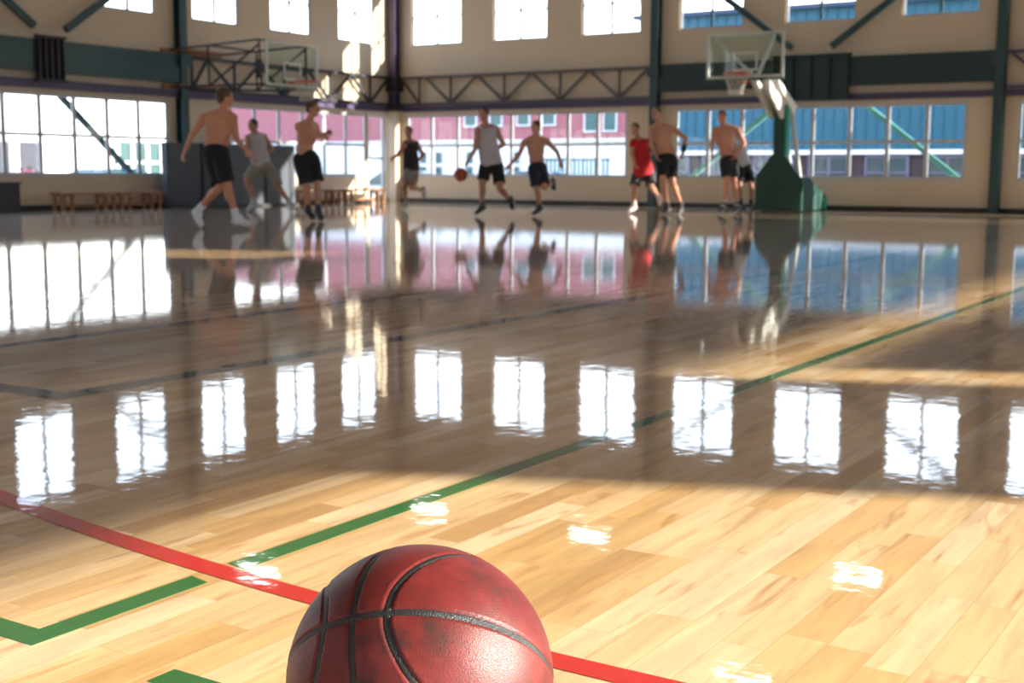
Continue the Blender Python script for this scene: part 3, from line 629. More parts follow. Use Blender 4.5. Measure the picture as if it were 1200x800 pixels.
# ------------------------------------------------------------------ people
PEOPLE = {
 'p1': {'h':(0.08,0.05,1.472), 'nk':(0.061,0.038,1.338), 'sl':(-0.137,-0.069,1.252), 'sr':(0.157,0.081,1.253), 'ch':(0.007,0.004,1.119), 'wa':(-0.021,-0.013,0.937), 'hl':(-0.12,0.011,0.85), 'hr':(0.074,-0.04,0.851), 'el':(-0.24,-0.169,1.06), 'wl':(-0.251,-0.259,0.887), 'el2':(0.185,0.099,1.024), 'wr':(0.346,0.059,0.919), 'kl':(0.046,-0.03,0.476), 'al':(-0.283,-0.061,0.21), 'tl':(-0.164,-0.104,0.019), 'kr':(0.149,-0.024,0.506), 'ar':(0.231,0.028,0.141), 'tr':(0.413,0.084,0.085), 'face':(0.53,0.845,0), 'base':(7.389,-12.839,0)},
 'p2': {'h':(-0.082,-0.052,1.431), 'nk':(-0.049,-0.031,1.307), 'sl':(-0.068,-0.186,1.223), 'sr':(-0.008,0.137,1.252), 'ch':(-0.028,-0.018,1.113), 'wa':(0.004,0.002,0.906), 'hl':(-0.005,-0.067,0.767), 'hr':(0.079,0.114,0.768), 'el':(-0.067,-0.22,1.057), 'wl':(0.039,-0.236,0.933), 'el2':(0.107,0.21,1.045), 'wr':(-0.007,-0.004,0.961), 'kl':(-0.074,-0.225,0.544), 'al':(-0.056,-0.095,0.21), 'tl':(-0.095,-0.238,0.059), 'kr':(0.256,0.163,0.449), 'ar':(0.373,0.296,0.183), 'tr':(0.476,0.302,0.045), 'face':(0.007,-1,0), 'base':(3.186,-7.737,0)},
 'p3': {'h':(-0.01,-0.006,1.518), 'nk':(-0.059,-0.038,1.362), 'sl':(-0.08,-0.218,1.284), 'sr':(-0.088,0.111,1.296), 'ch':(-0.091,-0.058,1.139), 'wa':(-0.122,-0.078,0.948), 'hl':(-0.129,-0.154,0.858), 'hr':(-0.06,0.034,0.859), 'el':(0.068,-0.16,1.173), 'wl':(0.22,-0.146,1.151), 'el2':(-0.042,0.141,1.162), 'wr':(0.128,0.106,1.207), 'kl':(-0.032,-0.139,0.51), 'al':(-0.084,-0.053,0.215), 'tl':(-0.019,-0.012,0.034), 'kr':(0.026,0.016,0.544), 'ar':(0.031,0.02,0.205), 'tr':(0.134,-0.034,0.027), 'face':(0.963,0.27,0), 'base':(6.646,-10.336,0)},
 'p4': {'h':(0.038,0.024,1.364), 'nk':(0.05,0.031,1.246), 'sl':(0.049,-0.122,1.143), 'sr':(0.08,0.205,1.173), 'ch':(0.067,0.043,1.01), 'wa':(0.092,0.058,0.774), 'hl':(0.089,-0.05,0.67), 'hr':(0.069,0.149,0.67), 'el':(-0.005,-0.192,0.98), 'wl':(-0.03,-0.291,0.935), 'el2':(0.187,0.272,0.967), 'wr':(0.112,0.083,0.833), 'kl':(0.061,-0.139,0.404), 'al':(0.055,-0.084,0.181), 'tl':(0.053,-0.144,0.026), 'kr':(0.198,-0.111,0.405), 'ar':(0.153,0.274,0.372), 'tr':(0.135,0.322,0.222), 'face':(0.241,-0.97,0), 'base':(4.363,-5.314,0)},
 'p5': {'h':(-0.019,-0.012,1.515), 'nk':(0.008,0.005,1.363), 'sl':(-0.04,-0.136,1.273), 'sr':(0.089,0.167,1.3), 'ch':(0.03,0.019,1.095), 'wa':(0.097,0.061,0.852), 'hl':(0.032,-0.03,0.736), 'hr':(0.14,0.139,0.737), 'el':(-0.056,-0.182,0.992), 'wl':(-0.106,-0.296,0.825), 'el2':(0.188,0.23,1.071), 'wr':(0.078,0.018,0.929), 'kl':(0.021,-0.105,0.466), 'al':(0.017,-0.108,0.145), 'tl':(-0.02,-0.25,0.031), 'kr':(0.251,0.041,0.403), 'ar':(0.264,0.286,0.233), 'tr':(0.26,0.342,0.062), 'face':(0.125,-0.992,0), 'base':(7.201,-7.088,0)},
 'p6': {'h':(-0.036,-0.023,1.333), 'nk':(-0.052,-0.033,1.204), 'sl':(-0.183,-0.116,1.1), 'sr':(0.113,0.072,1.128), 'ch':(-0.029,-0.018,0.985), 'wa':(-0.016,-0.01,0.805), 'hl':(-0.019,-0.102,0.714), 'hr':(0.01,0.096,0.715), 'el':(-0.232,-0.183,0.92), 'wl':(-0.315,-0.318,0.764), 'el2':(0.246,0.156,0.974), 'wr':(0.356,0.084,0.794), 'kl':(0.048,-0.111,0.405), 'al':(0.047,-0.029,0.132), 'tl':(0.001,-0.177,0.03), 'kr':(0.163,-0.075,0.432), 'ar':(0.082,0.289,0.52), 'tr':(0.08,0.347,0.376), 'face':(0.007,-1,-0), 'base':(7.819,-6.55,0)},
 'p7': {'h':(-0.032,-0.02,1.374), 'nk':(0.018,0.011,1.229), 'sl':(0.004,-0.123,1.159), 'sr':(0.104,0.191,1.174), 'ch':(0.056,0.036,1.021), 'wa':(0.107,0.068,0.84), 'hl':(0.015,0.009,0.631), 'hr':(0.193,0.122,0.646), 'el':(-0.013,-0.169,0.992), 'wl':(0.063,-0.204,0.84), 'el2':(0.213,0.26,1.05), 'wr':(0.125,0.063,0.896), 'kl':(0.016,-0.109,0.436), 'al':(-0.003,-0.061,0.142), 'tl':(-0.051,-0.21,0.039), 'kr':(0.297,-0.048,0.438), 'ar':(0.274,0.292,0.267), 'tr':(0.254,0.339,0.125), 'face':(0.125,-0.992,0), 'base':(8.382,-4.349,0)},
 'p8': {'h':(-0.202,-0.128,1.6), 'nk':(-0.165,-0.104,1.438), 'sl':(-0.256,-0.163,1.356), 'sr':(0.034,0.022,1.357), 'ch':(-0.102,-0.065,1.193), 'wa':(-0.052,-0.033,0.975), 'hl':(-0.096,-0.113,0.852), 'hr':(0.008,0.057,0.853), 'el':(-0.248,-0.193,1.111), 'wl':(-0.149,-0.213,0.934), 'el2':(0.212,0.134,1.195), 'wr':(0.222,-0.001,0.963), 'kl':(-0.026,-0.194,0.538), 'al':(0.018,-0.107,0.113), 'tl':(0.015,-0.286,0.034), 'kr':(0.081,-0.067,0.497), 'ar':(0.119,0.194,0.137), 'tr':(0.148,-0.024,0.004), 'face':(-0.143,-0.99,0), 'base':(9.01,-4.394,0)},
 'p9': {'h':(-0.131,-0.083,1.572), 'nk':(-0.092,-0.058,1.439), 'sl':(-0.222,-0.141,1.354), 'sr':(0.089,0.056,1.37), 'ch':(-0.087,-0.055,1.187), 'wa':(-0.033,-0.021,0.948), 'hl':(-0.041,-0.109,0.835), 'hr':(0.004,0.086,0.836), 'el':(-0.25,-0.194,1.158), 'wl':(-0.22,-0.258,0.975), 'el2':(0.19,0.121,1.146), 'wr':(0.127,-0.061,0.949), 'kl':(0.024,-0.163,0.526), 'al':(-0.035,-0.141,0.13), 'tl':(-0.077,-0.286,0.033), 'kr':(0.061,0.039,0.511), 'ar':(0.079,0.168,0.141), 'tr':(0.091,-0.001,0.03), 'face':(0.241,-0.97,0), 'base':(9.582,-3.286,0)},
 'p10': {'h':(-0.31,-0.197,1.412), 'nk':(-0.229,-0.145,1.32), 'sl':(-0.188,-0.265,1.242), 'sr':(-0.136,0.059,1.274), 'ch':(-0.132,-0.084,1.119), 'wa':(-0.061,-0.039,0.888), 'hl':(-0.091,-0.131,0.763), 'hr':(-0.025,0.058,0.764), 'el':(-0.142,-0.271,1.088), 'wl':(-0.141,-0.353,0.933), 'el2':(-0.078,0.096,1.058), 'wr':(-0.103,-0.062,0.918), 'kl':(-0.045,-0.206,0.438), 'al':(-0.083,-0.053,0.156), 'tl':(-0.095,-0.179,0.049), 'kr':(0.107,-0.05,0.438), 'ar':(0.076,0.048,0.141), 'tr':(0.077,-0.07,0.042), 'face':(-0.143,-0.99,0), 'base':(8.989,-1.089,0)},
}

SKIN = {}
def skin(c):
    if c not in SKIN: SKIN[c] = mat('skin_%d' % (len(SKIN)+1), c, .5, var=.08, vscale=5)
    return SKIN[c]
M_EYE = mat('eye_dark', (.03, .02, .02), .3); M_LIP = mat('lip_tone', (.32, .11, .09), .5)
def remesh(bm, vox, name, m, parent=None, sm=4):
    o = obj(name, bm, m)
    md = o.modifiers.new('r', 'REMESH'); md.mode = 'VOXEL'; md.voxel_size = vox; md.use_smooth_shade = True
    md2 = o.modifiers.new('s', 'SMOOTH'); md2.iterations = sm; md2.factor = .5
    dg = bpy.context.evaluated_depsgraph_get(); me = bpy.data.meshes.new_from_object(o.evaluated_get(dg))
    old = o.data; o.modifiers.clear(); o.data = me; bpy.data.meshes.remove(old); me.name = name
    for p in me.polygons: p.use_smooth = True
    if parent: o.parent = parent
    return o
def frame(d, s):
    """rotation with z along d and x along s"""
    z = Vector(d).normalized(); x = (Vector(s)-z*Vector(s).dot(z)).normalized(); y = z.cross(x)
    return Matrix((x, y, z)).transposed()
def hand(bm, wr, elb, palmn, s, mirror):
    d = (wr-elb).normalized(); n_ = (palmn-d*palmn.dot(d)).normalized(); sd_ = d.cross(n_)*mirror
    M = Matrix((sd_, n_, d)).transposed()
    ell(bm, wr+d*.045*s, (.040*s, .017*s, .052*s), M)
    for i, (off, ln_) in enumerate(((-.030, .068), (-.010, .078), (.010, .072), (.029, .056))):
        p = wr+d*.078*s+sd_*off*s; a = .25+.05*i; q = p
        for sg in range(3):
            st = ln_*s*(.42, .32, .26)[sg]; dd = (d*math.cos(a)+n_*math.sin(a)+sd_*off*2.5).normalized(); q2 = q+dd*st
            cone(bm, q, q2, .0098*s*(1-.08*sg), .0092*s*(1-.1*sg), 8); q = q2; a += .45
    p = wr+d*.03*s-sd_*.030*s; q = p+(d*.6-sd_*.8+n_*.25).normalized()*.042*s; r_ = q+(d*.95-sd_*.3+n_*.3).normalized()*.030*s
    cone(bm, p, q, .0135*s, .0115*s, 8); cone(bm, q, r_, .0112*s, .0095*s, 8)
def person(key, label, look):
    D = {k: Vector(v) for k, v in PEOPLE[key].items()}; base = D.pop('base'); s = look.get('s', .93)
    sk = look['skin']; h, nk, ch, wa = D['h'], D['nk'], D['ch'], D['wa']; sl, sr, hl, hr = D['sl'], D['sr'], D['hl'], D['hr']
    face = D['face'].normalized(); lat = (sr-sl).normalized(); pel = (hl+hr)/2; hlat = (hr-hl).normalized()
    bulk = look.get('bulk', 1.0)
    trunk = (nk-wa).normalized(); front = trunk.cross(lat).normalized()
    if front.dot(face) < 0 and key != 'p1': front = -front
    bm = nbm()
    # head
    HF = frame(Vector((0, 0, 1))+trunk*.15, Vector((0,0,1)).cross(face))
    hy = HF @ Vector((0, 1, 0))
    if hy.dot(face) < 0: HF = frame(Vector((0,0,1))+trunk*.15, -Vector((0,0,1)).cross(face))
    H_ = lambda x, y, z: h + HF @ Vector((x*s, y*s, z*s))
    ell(bm, H_(0, -.008, .022), (.073*s, .092*s, .092*s), HF, 20, 14); ell(bm, H_(0, .016, -.04), (.056*s, .068*s, .068*s), HF)
    ell(bm, H_(0, .052, -.088), (.026*s, .024*s, .018*s), HF); cone(bm, H_(0, .080, .012), H_(0, .100, -.030), .010*s, .016*s, 8)
    ell(bm, H_(0, .072, .032), (.050*s, .016*s, .012*s), HF)
    for q in (-1, 1): ell(bm, H_(q*.074, -.005, -.008), (.010*s, .020*s, .030*s), HF)
    # neck, trunk
    cone(bm, H_(0, -.018, -.05), nk-trunk*.02*s, .053*s, .058*s)
    TR = frame(trunk, lat)
    sh = (sl+sr)/2
    cone(bm, nk-trunk*.01*s, sl-(sl-nk)*.25, .050*s, .054*s); cone(bm, nk-trunk*.01*s, sr-(sr-nk)*.25, .050*s, .054*s)
    up_ = sh*.55+ch*.45
    ell(bm, up_, (.158*s*bulk, .105*s*bulk, .16*s), TR, 20, 14); ell(bm, ch, (.148*s*bulk, .103*s*bulk, .17*s), TR, 20, 14)
    ell(bm, wa*.75+ch*.25, (.133*s*bulk, .098*s*bulk, .16*s), TR, 20, 14); ell(bm, wa*.6+pel*.4, (.135*s*bulk, .10*s*bulk, .12*s), TR, 20, 14)
    PR = frame((wa-pel).normalized(), hlat); ell(bm, pel, (.150*s, .108*s, .12*s), PR, 20, 14)
    for q in (-1, 1):
        ell(bm, up_+lat*q*.070*s+front*.070*s-trunk*.01*s, (.066*s, .034*s, .055*s), TR)          # chest muscle
        ell(bm, up_+lat*q*.075*s-front*.060*s, (.062*s, .040*s, .085*s), TR)                       # shoulder blade
        ell(bm, pel+hlat*q*.060*s-front*.055*s-trunk*.03*s, (.068*s, .060*s, .078*s), PR)           # seat
    for S, E, W_, mir in ((sl, D['el'], D['wl'], 1), (sr, D['el2'], D['wr'], -1)):
        ell(bm, S, (.062*s,)*3); cone(bm, S, E, .052*s*bulk, .039*s); cone(bm, S.lerp(E, .35), S.lerp(E, .65), .046*s*bulk, .044*s)
        cone(bm, E, W_, .038*s, .026*s); ell(bm, E.lerp(W_, .28), (.038*s, .038*s, .07*s), frame(W_-E, lat))
        hand(bm, W_, E, (front*.5-lat*mir*-.6), s, mir)
    for S, K, A_, T in ((hl, D['kl'], D['al'], D['tl']), (hr, D['kr'], D['ar'], D['tr'])):
        cone(bm, S, K, .085*s, .056*s); ell(bm, S.lerp(K, .35), (.083*s, .083*s, .16*s), frame(K-S, hlat))
        ell(bm, K, (.054*s, .056*s, .06*s), frame(A_-K, hlat)); cone(bm, K, A_, .050*s, .034*s)
        ax = (A_-K).normalized(); calf = -(T-A_); calf = (calf-ax*calf.dot(ax)); calf = calf.normalized() if calf.length > 1e-3 else front*-1
        ell(bm, K.lerp(A_, .30)+calf*.018*s, (.050*s, .050*s, .105*s), frame(ax, hlat))
        cone(bm, A_, A_.lerp(T, .25), .034*s, .026*s)
    body = remesh(bm, .0075, 'person', skin(sk), sm=3); body.location = base
    tag(body, label, 'person')
    # face details
    for q in (-1, 1): bm = nbm(); ell(bm, H_(q*.029, .078, .014), (.012*s, .007*s, .007*s), HF, 10, 8); obj('eye', bm, M_EYE, body, True)
    bm = nbm(); ell(bm, H_(0, .078, -.056), (.022*s, .008*s, .006*s), HF, 10, 8); obj('mouth', bm, M_LIP, body, True)
    # hair
    bm = nbm(); ell(bm, H_(0, -.020, .034), (.080*s, .093*s, .092*s), HF, 24, 18)
    ell(bm, H_(0, -.055, -.015), (.062*s, .050*s, .055*s), HF); hair = obj('hair', bm, mat('hair_tone', look['hair'], .7, var=.3, vscale=60), body, True)
    # shorts
    lenf = look.get('len', .85)
    bm = nbm(); ell(bm, pel+trunk*.01*s, (.176*s, .158*s, .135*s), PR, 20, 14); ell(bm, wa*.35+pel*.65, (.152*s*bulk, .118*s*bulk, .075*s), PR, 20, 14)
    for S, K in ((hl, D['kl']), (hr, D['kr'])):
        e_ = S.lerp(K, lenf); tube(bm, [S.lerp(e_, i/5) for i in range(6)], [.104*s, .106*s, .104*s, .101*s, .100*s, .102*s*look.get('flare', 1.0)], 18); ell(bm, S, (.102*s,)*3)
    shorts = remesh(bm, .011, 'shorts', mat('shorts_cloth', look['shorts'], .85, var=.15, vscale=9, bump=.3, bscale=14), body, sm=2)
    if look.get('shirt'):
        bm = nbm(); b2 = bulk*1.08
        ell(bm, up_, (.164*s*b2, .118*s*b2, .145*s), TR, 20, 14); ell(bm, ch, (.156*s*b2, .116*s*b2, .16*s), TR, 20, 14)
        hem = pel.lerp(wa, look.get('hem', .25)); n6 = 5
        P_ = [ch.lerp(hem, i/n6) for i in range(n6+1)]; T2 = frame(trunk, lat)
        rings = []
        for i, p in enumerate(P_):
            wv = look.get('loose', 1.0)
            rings.append([bm.verts.new(p + T2 @ Vector((math.cos(a)*(.156+.016*i/n6*wv)*s*b2, math.sin(a)*(.118+.024*i/n6*wv)*s*b2, 0))) for a in [2*math.pi*k/20 for k in range(20)]])
        for i in range(n6):
            for k in range(20): bm.faces.new((rings[i][k], rings[i][(k+1) % 20], rings[i+1][(k+1) % 20], rings[i+1][k]))
        bm.faces.new(rings[0][::-1]); bm.faces.new(rings[-1])
        for S in (sl, sr): cone(bm, nk.lerp(S, .35), S*.86+nk*.14, .040*s, .062*s)
        if look.get('sleeve'):
            for S, E in ((sl, D['el']), (sr, D['el2'])): ell(bm, S, (.074*s,)*3); tube(bm, [S, S.lerp(E, look['sleeve'])], [.072*s, .068*s], 16)
        remesh(bm, .010, look.get('shirtname', 'sleeveless_shirt'), mat('shirt_cloth', look['shirt'], .85, var=.12, vscale=8, bump=.3, bscale=12), body, sm=2)
    for A_, K, T in ((D['al'], D['kl'], D['tl']), (D['ar'], D['kr'], D['tr'])):
        if look.get('sock'):
            ts = look.get('sockh', .22); bm = nbm(); a0 = A_.lerp(K, ts); tube(bm, [a0, A_, A_.lerp(T, .3)], [.045*s, .040*s, .042*s], 14); obj('sock', bm, mat('sock_cloth', look['sock'], .9), body, True)
        # shoe: heel behind ankle, toe at T, sole below
        fd = (T-A_); sole = Vector((0,0,-1)); ax = (A_-K).normalized()
        if abs(fd.normalized().dot(ax)) > .8: fd = fd*.6 + face*fd.length*.5
        if A_.z < .24: fd.z *= .62
        fd.normalize(); dn = (ax - fd*ax.dot(fd))
        dn = dn.normalized() if dn.length > .2 else Vector((0,0,-1))
        fl = (fd - dn*fd.dot(dn)).normalized()
        toe = T+dn*0; heel = A_ + dn*.045*s - fl*.035*s
        tip = A_+dn*.055*s+fl*.155*s; tip = tip.lerp(T, .55)
        bm = nbm(); FR = frame(dn, (tip-heel).normalized())
        ell(bm, heel+fl*.03*s-dn*.004, (.052*s, .040*s, .046*s), FR); ell(bm, heel.lerp(tip, .5)+fl*.01*s, (.092*s, .043*s, .036*s), FR); ell(bm, tip-fl*.045*s, (.058*s, .045*s, .030*s), FR)
        cone(bm, heel+fl*.05*s, A_.lerp(K, .10), .046*s, .046*s); cone(bm, A_+ax*.005*s, heel.lerp(tip, .62)-dn*.004*s, .044*s, .034*s)
        shoe = remesh(bm, .008, 'shoe', mat('shoe_leather', look['shoe'], .5, var=.1), body, sm=2)
        bm = nbm(); a_ = (heel+tip)/2+dn*.030*s; ell(bm, a_, (.148*s, .046*s, .011*s), FR, 20, 8); obj('sole', bm, mat('shoe_sole', look.get('sole', (.5, .5, .5)), .6), shoe, True)
    low = min(v.co.z for c in COL.objects if c.parent and c.parent.parent == body and c.name.startswith('sole') for v in c.data.vertices)
    body.location.z = .002-low
    return body
TAN, PALE, BROWN = (.50, .24, .15), (.58, .32, .22), (.36, .17, .11)
person('p1', 'shirtless player in long black shorts and white high shoes, seen from behind on the left', dict(skin=(.50,.22,.125), hair=(.07,.035,.02), shorts=(.006,.006,.008), shoe=(.60,.62,.66), sock=(.65,.66,.70), len=.93, s=.97, bulk=1.06, flare=1.0, sockh=.25))
person('p2', 'crouching player in a pale grey sleeveless top and grey shorts before the grey mats', dict(skin=BROWN, hair=(.02,.012,.01), shorts=(.22,.20,.18), shirt=(.40,.37,.38), shoe=(.42,.42,.42), s=.92, len=.95, hem=0.0))
person('p3', 'shirtless player in black shorts and black shoes with one arm stretched out to the right', dict(skin=TAN, hair=(.06,.035,.02), shorts=(.008,.008,.010), shoe=(.02,.02,.022), s=.93, bulk=1.12, len=.92, flare=1.05))
person('p4', 'player in a black tank top and grey shorts running near the corner column', dict(skin=BROWN, hair=(.10,.06,.045), shorts=(.20,.18,.18), shirt=(.018,.016,.020), shoe=(.32,.31,.33), s=.90, len=.6, hem=.2, sock=(.3,.3,.3), shirtname='tank_top'))
person('p5', 'player in a pale sleeveless shirt and black shorts dribbling a ball', dict(skin=(.42,.20,.14), hair=(.05,.025,.02), shorts=(.010,.010,.012), shirt=(.46,.41,.44), shoe=(.03,.03,.035), s=.95, bulk=1.05, len=.75, hem=.15))
person('p6', 'shirtless player in navy shorts running with both arms spread low, right of the dribbler', dict(skin=TAN, hair=(.05,.025,.018), shorts=(.012,.016,.035), shoe=(.03,.03,.035), s=.88, len=.85))
person('p7', 'player in a bright red shirt and dark shorts running', dict(skin=(.46,.23,.15), hair=(.05,.03,.02), shorts=(.045,.04,.05), shirt=(.52,.012,.018), shoe=(.62,.50,.50), s=.90, len=.85, hem=-.1, sleeve=.45, sock=(.55,.45,.45), loose=2.4, shirtname='t_shirt'))
person('p8', 'tall shirtless player in black shorts with a black wristband behind the red shirt', dict(skin=TAN, hair=(.10,.08,.06), shorts=(.010,.010,.012), shoe=(.03,.025,.028), s=.98, bulk=1.02, len=.8, sock=(.04,.04,.04), sockh=.1))
person('p9', 'shirtless player in dark shorts and white socks in front of the green hoop stand', dict(skin=(.50,.23,.15), hair=(.06,.035,.025), shorts=(.014,.016,.022), shoe=(.05,.05,.055), s=.96, bulk=1.06, len=.78, sock=(.6,.6,.6), sockh=.2))
person('p10', 'player in a white shirt and black shorts half hidden beside the hoop stand', dict(skin=(.44,.21,.14), hair=(.06,.035,.02), shorts=(.012,.012,.014), shirt=(.55,.52,.50), shoe=(.03,.03,.03), s=.92, len=.75, hem=.2, sleeve=.4, shirtname='t_shirt'))
# wristband of the tall shirtless player
D = PEOPLE['p8']; wv, ev = Vector(D['wr']), Vector(D['el2'])
bm = nbm(); tube(bm, [wv.lerp(ev, .05), wv.lerp(ev, .55)], [.034, .041], 14); o = obj('wristband', bm, mat('wristband_cloth', (.006, .02, .014), .8), [q for q in COL.objects if q.name.startswith('person')][7], True)

# ------------------------------------------------------------------ outside
bm = nbm()
box(bm, -60, 70, TH+.01, 60, -.7, -.5); box(bm, -60, -TH-.01, -45, TH+.01, -.7, -.5); box(bm, RX+TH+.01, 70, -45, TH+.01, -.7, -.5); box(bm, -TH-.01, RX+TH+.01, -45, RY-TH-.01, -.7, -.5)
structure(obj('ground', bm, mat('pavement', (.34, .33, .31), .9, var=.1, vscale=.5)))
M_WIN = mat('teal_window_glass', (.015, .085, .095), .2)
M_PINK = mat('pink_stucco', (.33, .115, .135), .9, var=.06); M_WHITEB = mat('white_render', (.80, .80, .80), .9)
M_TRIM = mat('white_trim_paint', (.6, .6, .62), .6)
def shell(t, x0, x1, y0, y1, z0, z1, m, name):
    bm = nbm(); box(bm, x0, x1, y0, y1, z0, z1); bmesh.ops.translate(bm, verts=bm.verts, vec=-Vector(t.location)); return obj(name, bm, m, t)
def facewin(t, x0, x1, z0, z1, y, m=M_WIN, fr=.05, bars=1, fm=None):
    f = None
    bm = nbm(); Ox = Vector(t.location)
    for q in ((x0-fr, x0, z0-fr, z1+fr), (x1, x1+fr, z0-fr, z1+fr), (x0, x1, z0-fr, z0), (x0, x1, z1, z1+fr)): box(bm, q[0], q[1], y-.06, y+.02, q[2], q[3])
    for k in range(1, bars+1):
        u = x0+(x1-x0)*k/(bars+1); box(bm, u-.02, u+.02, y-.05, y+.02, z0, z1)
    bmesh.ops.translate(bm, verts=bm.verts, vec=-Ox); f = obj('window', bm, fm or M_TRIM, t)
    bm = nbm(); box(bm, x0, x1, y-.02, y+.02, z0, z1); bmesh.ops.translate(bm, verts=bm.verts, vec=-Ox); obj('pane', bm, m, f)
# pink building north west
t = thing('pink_building', 'pink building with teal windows over a white ground floor outside the windows', 'building', (-9, 15, -.5))
shell(t, -24, -.2, 12, 18, 1.72, 3.55, M_PINK, 'upper_wall'); shell(t, -24, -.2, 12.0, 18, -.5, 1.72, M_WHITEB, 'ground_floor_wall')
shell(t, -24.1, -.1, 11.9, 18.1, 3.55, 3.68, M_TRIM, 'roof_edge'); shell(t, -24, -.2, 11.93, 12, 1.66, 1.74, M_TRIM, 'ledge')
for x in (-6.25, -5.25, -4.2, -3.25): facewin(t, x, x+.42, 2.20, 2.62, 12, bars=0)
for x in (-1.72, -1.05): facewin(t, x, x+.40, 1.98, 2.62, 12, bars=0)
for x in (-8.1, -7.45, -6.2, -5.5, -4.4, -3.7):
    for z in (.50, .98): facewin(t, x, x+.28, z, z+.36, 12, bars=0, m=M_WIN)
bm = nbm()
for k in range(18): box(bm, -2.6+.14*k, -2.55+.14*k, 10.6, 10.65, -.5, 1.12)
box(bm, -2.65, -.1, 10.6, 10.65, .1, .16); box(bm, -2.65, -.1, 10.6, 10.65, 1.04, 1.10); o = obj('railing', bm, mat('teal_railing', (.05, .18, .18), .6)); tag(o, 'teal picket railing outside in front of the pink building', 'railing')
# blue building north east
M_BLUE = mat('blue_metal_siding', (.001, .085, .145), .5, var=.06); M_LAV = mat('lavender_frame_paint', (.13, .13, .21), .6)
M_BRICK = mat('dull_brick', (.05, .033, .042), .9, var=.2, vscale=3); M_BLUE2 = mat('dark_blue_fascia', (.012, .035, .09), .5)
t = thing('blue_building', 'building with blue metal siding over shop windows outside the right windows', 'building', (12, 15, -.5))
shell(t, .1, 24, 12, 18, 1.28, 5.24, M_BLUE, 'upper_wall'); shell(t, .1, 24, 12, 18, -.5, 1.28, M_BRICK, 'ground_floor_wall')
shell(t, -.05, 24.1, 11.8, 18.1, 5.24, 5.36, M_BLUE2, 'roof_edge'); shell(t, .1, 24, 11.85, 12, 1.22, 1.34, M_WHITEB, 'ledge')
bm = nbm()
for k in range(80): box(bm, .15+.3*k, .19+.3*k, 11.97, 12, 1.36, 5.24)
bmesh.ops.translate(bm, verts=bm.verts, vec=-Vector(t.location)); obj('siding_ribs', bm, M_BLUE, t)
for k in range(12): x = .7+1.62*k; facewin(t, x, x+1.1, .18, 1.12, 11.98, m=mat('shop_glass', (.03, .055, .065), .15), bars=1, fm=M_LAV)
bm = nbm()
for k in range(12): x = .7+1.62*k; box(bm, x, x+1.1, 11.9, 11.98, .70, .74)
bmesh.ops.translate(bm, verts=bm.verts, vec=-Vector(t.location)); obj('window_rails', bm, M_LAV, t)
# white building to the west with garage doors and a teal front
t = thing('white_building', 'white building with dark doorways outside the left windows', 'building', (-16, -2, -.5))
def shellw(y0, y1, z0, z1, m, name, x0=-20, x1=-12): return shell(t, x0, x1, y0, y1, z0, z1, m, name)
shellw(-14, 2.25, -.5, 2.9, M_WHITEB, 'wall')
M_DOORW_ = mat('grey_doorway', (.035, .035, .05), .7); M_TEALF = mat('teal_shopfront', (.018, .065, .065), .6)
for y0, y1 in ((-1.9, -1.28), (-.95, -.25)): shellw(y0, y1, -.5, 1.44, M_DOORW_, 'doorway', -12.0, -11.97)
shellw(2.25, 4.6, -.5, 1.52, M_TEALF, 'teal_front'); shellw(2.25, 4.6, 1.52, 2.9, M_WHITEB, 'upper_wall')
shellw(-14, 4.7, 2.9, 3.0, M_TRIM, 'roof_edge', -20, -11.95)
bm = nbm()
for y in (2.30, 2.86, 3.42, 3.98, 4.5): box(bm, -12, -11.94, y, y+.13, .1, 1.45)
box(bm, -12, -11.94, 2.3, 4.55, .88, .96); bmesh.ops.translate(bm, verts=bm.verts, vec=-Vector(t.location)); obj('window_bars', bm, M_TRIM, t)
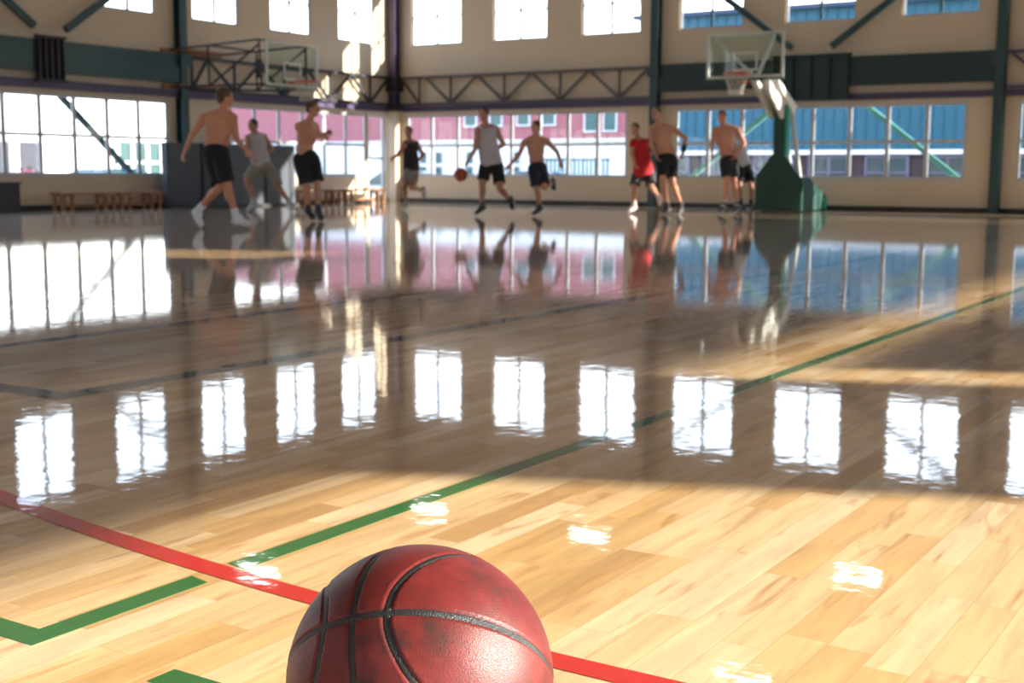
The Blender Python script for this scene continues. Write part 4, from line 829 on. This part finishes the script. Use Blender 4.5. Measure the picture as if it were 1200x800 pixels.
def car(loc, rotz, col, label, cat='car'):
    t = thing('parked_car', label, cat, loc, rotz=rotz)
    mb = mat('car_paint', col, .25, coat=.6); mg = mat('car_glass', (.05, .09, .10), .1)
    prof = [(-2.1, .25), (2.1, .25), (2.12, .55), (1.9, .68), (1.1, .76), (-1.55, .78), (-2.08, .72), (-2.15, .5)]
    bm = nbm(); poly(bm, [(x, -.82, z) for x, z in prof], (0, 1.64, 0)); obj('body', bm, mb, t, bevel=.05)
    cab = [(-1.5, .77), (1.1, .75), (.45, 1.14), (.1, 1.20), (-.85, 1.18)]
    bm = nbm(); poly(bm, [(x, -.70, z) for x, z in cab], (0, 1.40, 0)); obj('cabin', bm, mg, t, bevel=.04)
    bm = nbm(); poly(bm, [(-.88, -.66, 1.18), (.45, -.66, 1.145), (.1, -.66, 1.225), (-.8, -.66, 1.215)], (0, 1.32, 0))
    for x in (-.35,): box(bm, x-.04, x+.04, -.715, .715, .76, 1.17)
    obj('roof', bm, mb, t)
    for x in (-1.3, 1.3):
        for y in (-.8, .62): bm = nbm(); tube(bm, [(x, y, .31), (x, y+.18, .31)], .31, 24); obj('wheel', bm, M_BASE, t)
car((-8.4, -.75, -.49), R(90), (.03, .10, .22), 'blue car parked outside the left windows')
car((-6.3, 9.2, -.5), R(20), (.45, .45, .46), 'silver car parked outside beyond the corner of the hall')
car((-1.2, 8.6, -.5), R(5), (.03, .10, .20), 'dark blue car parked in front of the pink building')
def bush(loc, r, cols, label, n_=1300, hgt=1.25):
    bm = nbm(); rnd = random.Random(int(loc[0]*100))
    for k in range(n_):
        a, b_, q = rnd.uniform(0, 2*math.pi), rnd.uniform(.02, 1), rnd.uniform(.55, 1)
        p = Vector((math.cos(a)*math.sqrt(1-(b_*2-1)**2)*q*r, math.sin(a)*math.sqrt(1-(b_*2-1)**2)*q*r, b_*hgt*r*2*q+.02))
        d1 = Vector((rnd.uniform(-1,1), rnd.uniform(-1,1), rnd.uniform(-.4,1))).normalized()*.09; d2 = d1.cross(Vector((rnd.uniform(-1,1), rnd.uniform(-1,1), rnd.uniform(-1,1)))).normalized()*.045
        f = bm.faces.new([bm.verts.new(p+x_) for x_ in (-d1, d2, d1, -d2)]); f.material_index = rnd.randrange(len(cols))
    t = obj('bush', bm, cols); t.location = loc; tag(t, label, 'bush')
    bm = nbm(); 
    for k in range(5): tube(bm, [(0, 0, 0), (math.cos(k*1.3)*r*.5, math.sin(k*1.3)*r*.5, r*hgt)], [.03, .012], 6)
    obj('stem', bm, mat('bark', (.08, .05, .03), .9), t)
G1 = mat('leaf_green', (.07, .20, .03), .6); G2 = mat('leaf_dark_green', (.03, .10, .02), .6); P1 = mat('pink_blossom', (.55, .16, .25), .6)
bush((-8.0, -6.0, -.5), .48, [G1, G1, G2], 'green bush outside the leftmost low window')
bush((-8.1, -4.9, -.5), .48, [G1, G2], 'green bush beside the pink flowering one outside')
bush((-8.2, -3.75, -.5), .5, [P1, P1, G2], 'bush with pink blossom outside the left windows')
bush((-3.6, 2.7, -.5), .42, [G1, G2, G1], 'green bush outside the glazed corner door')
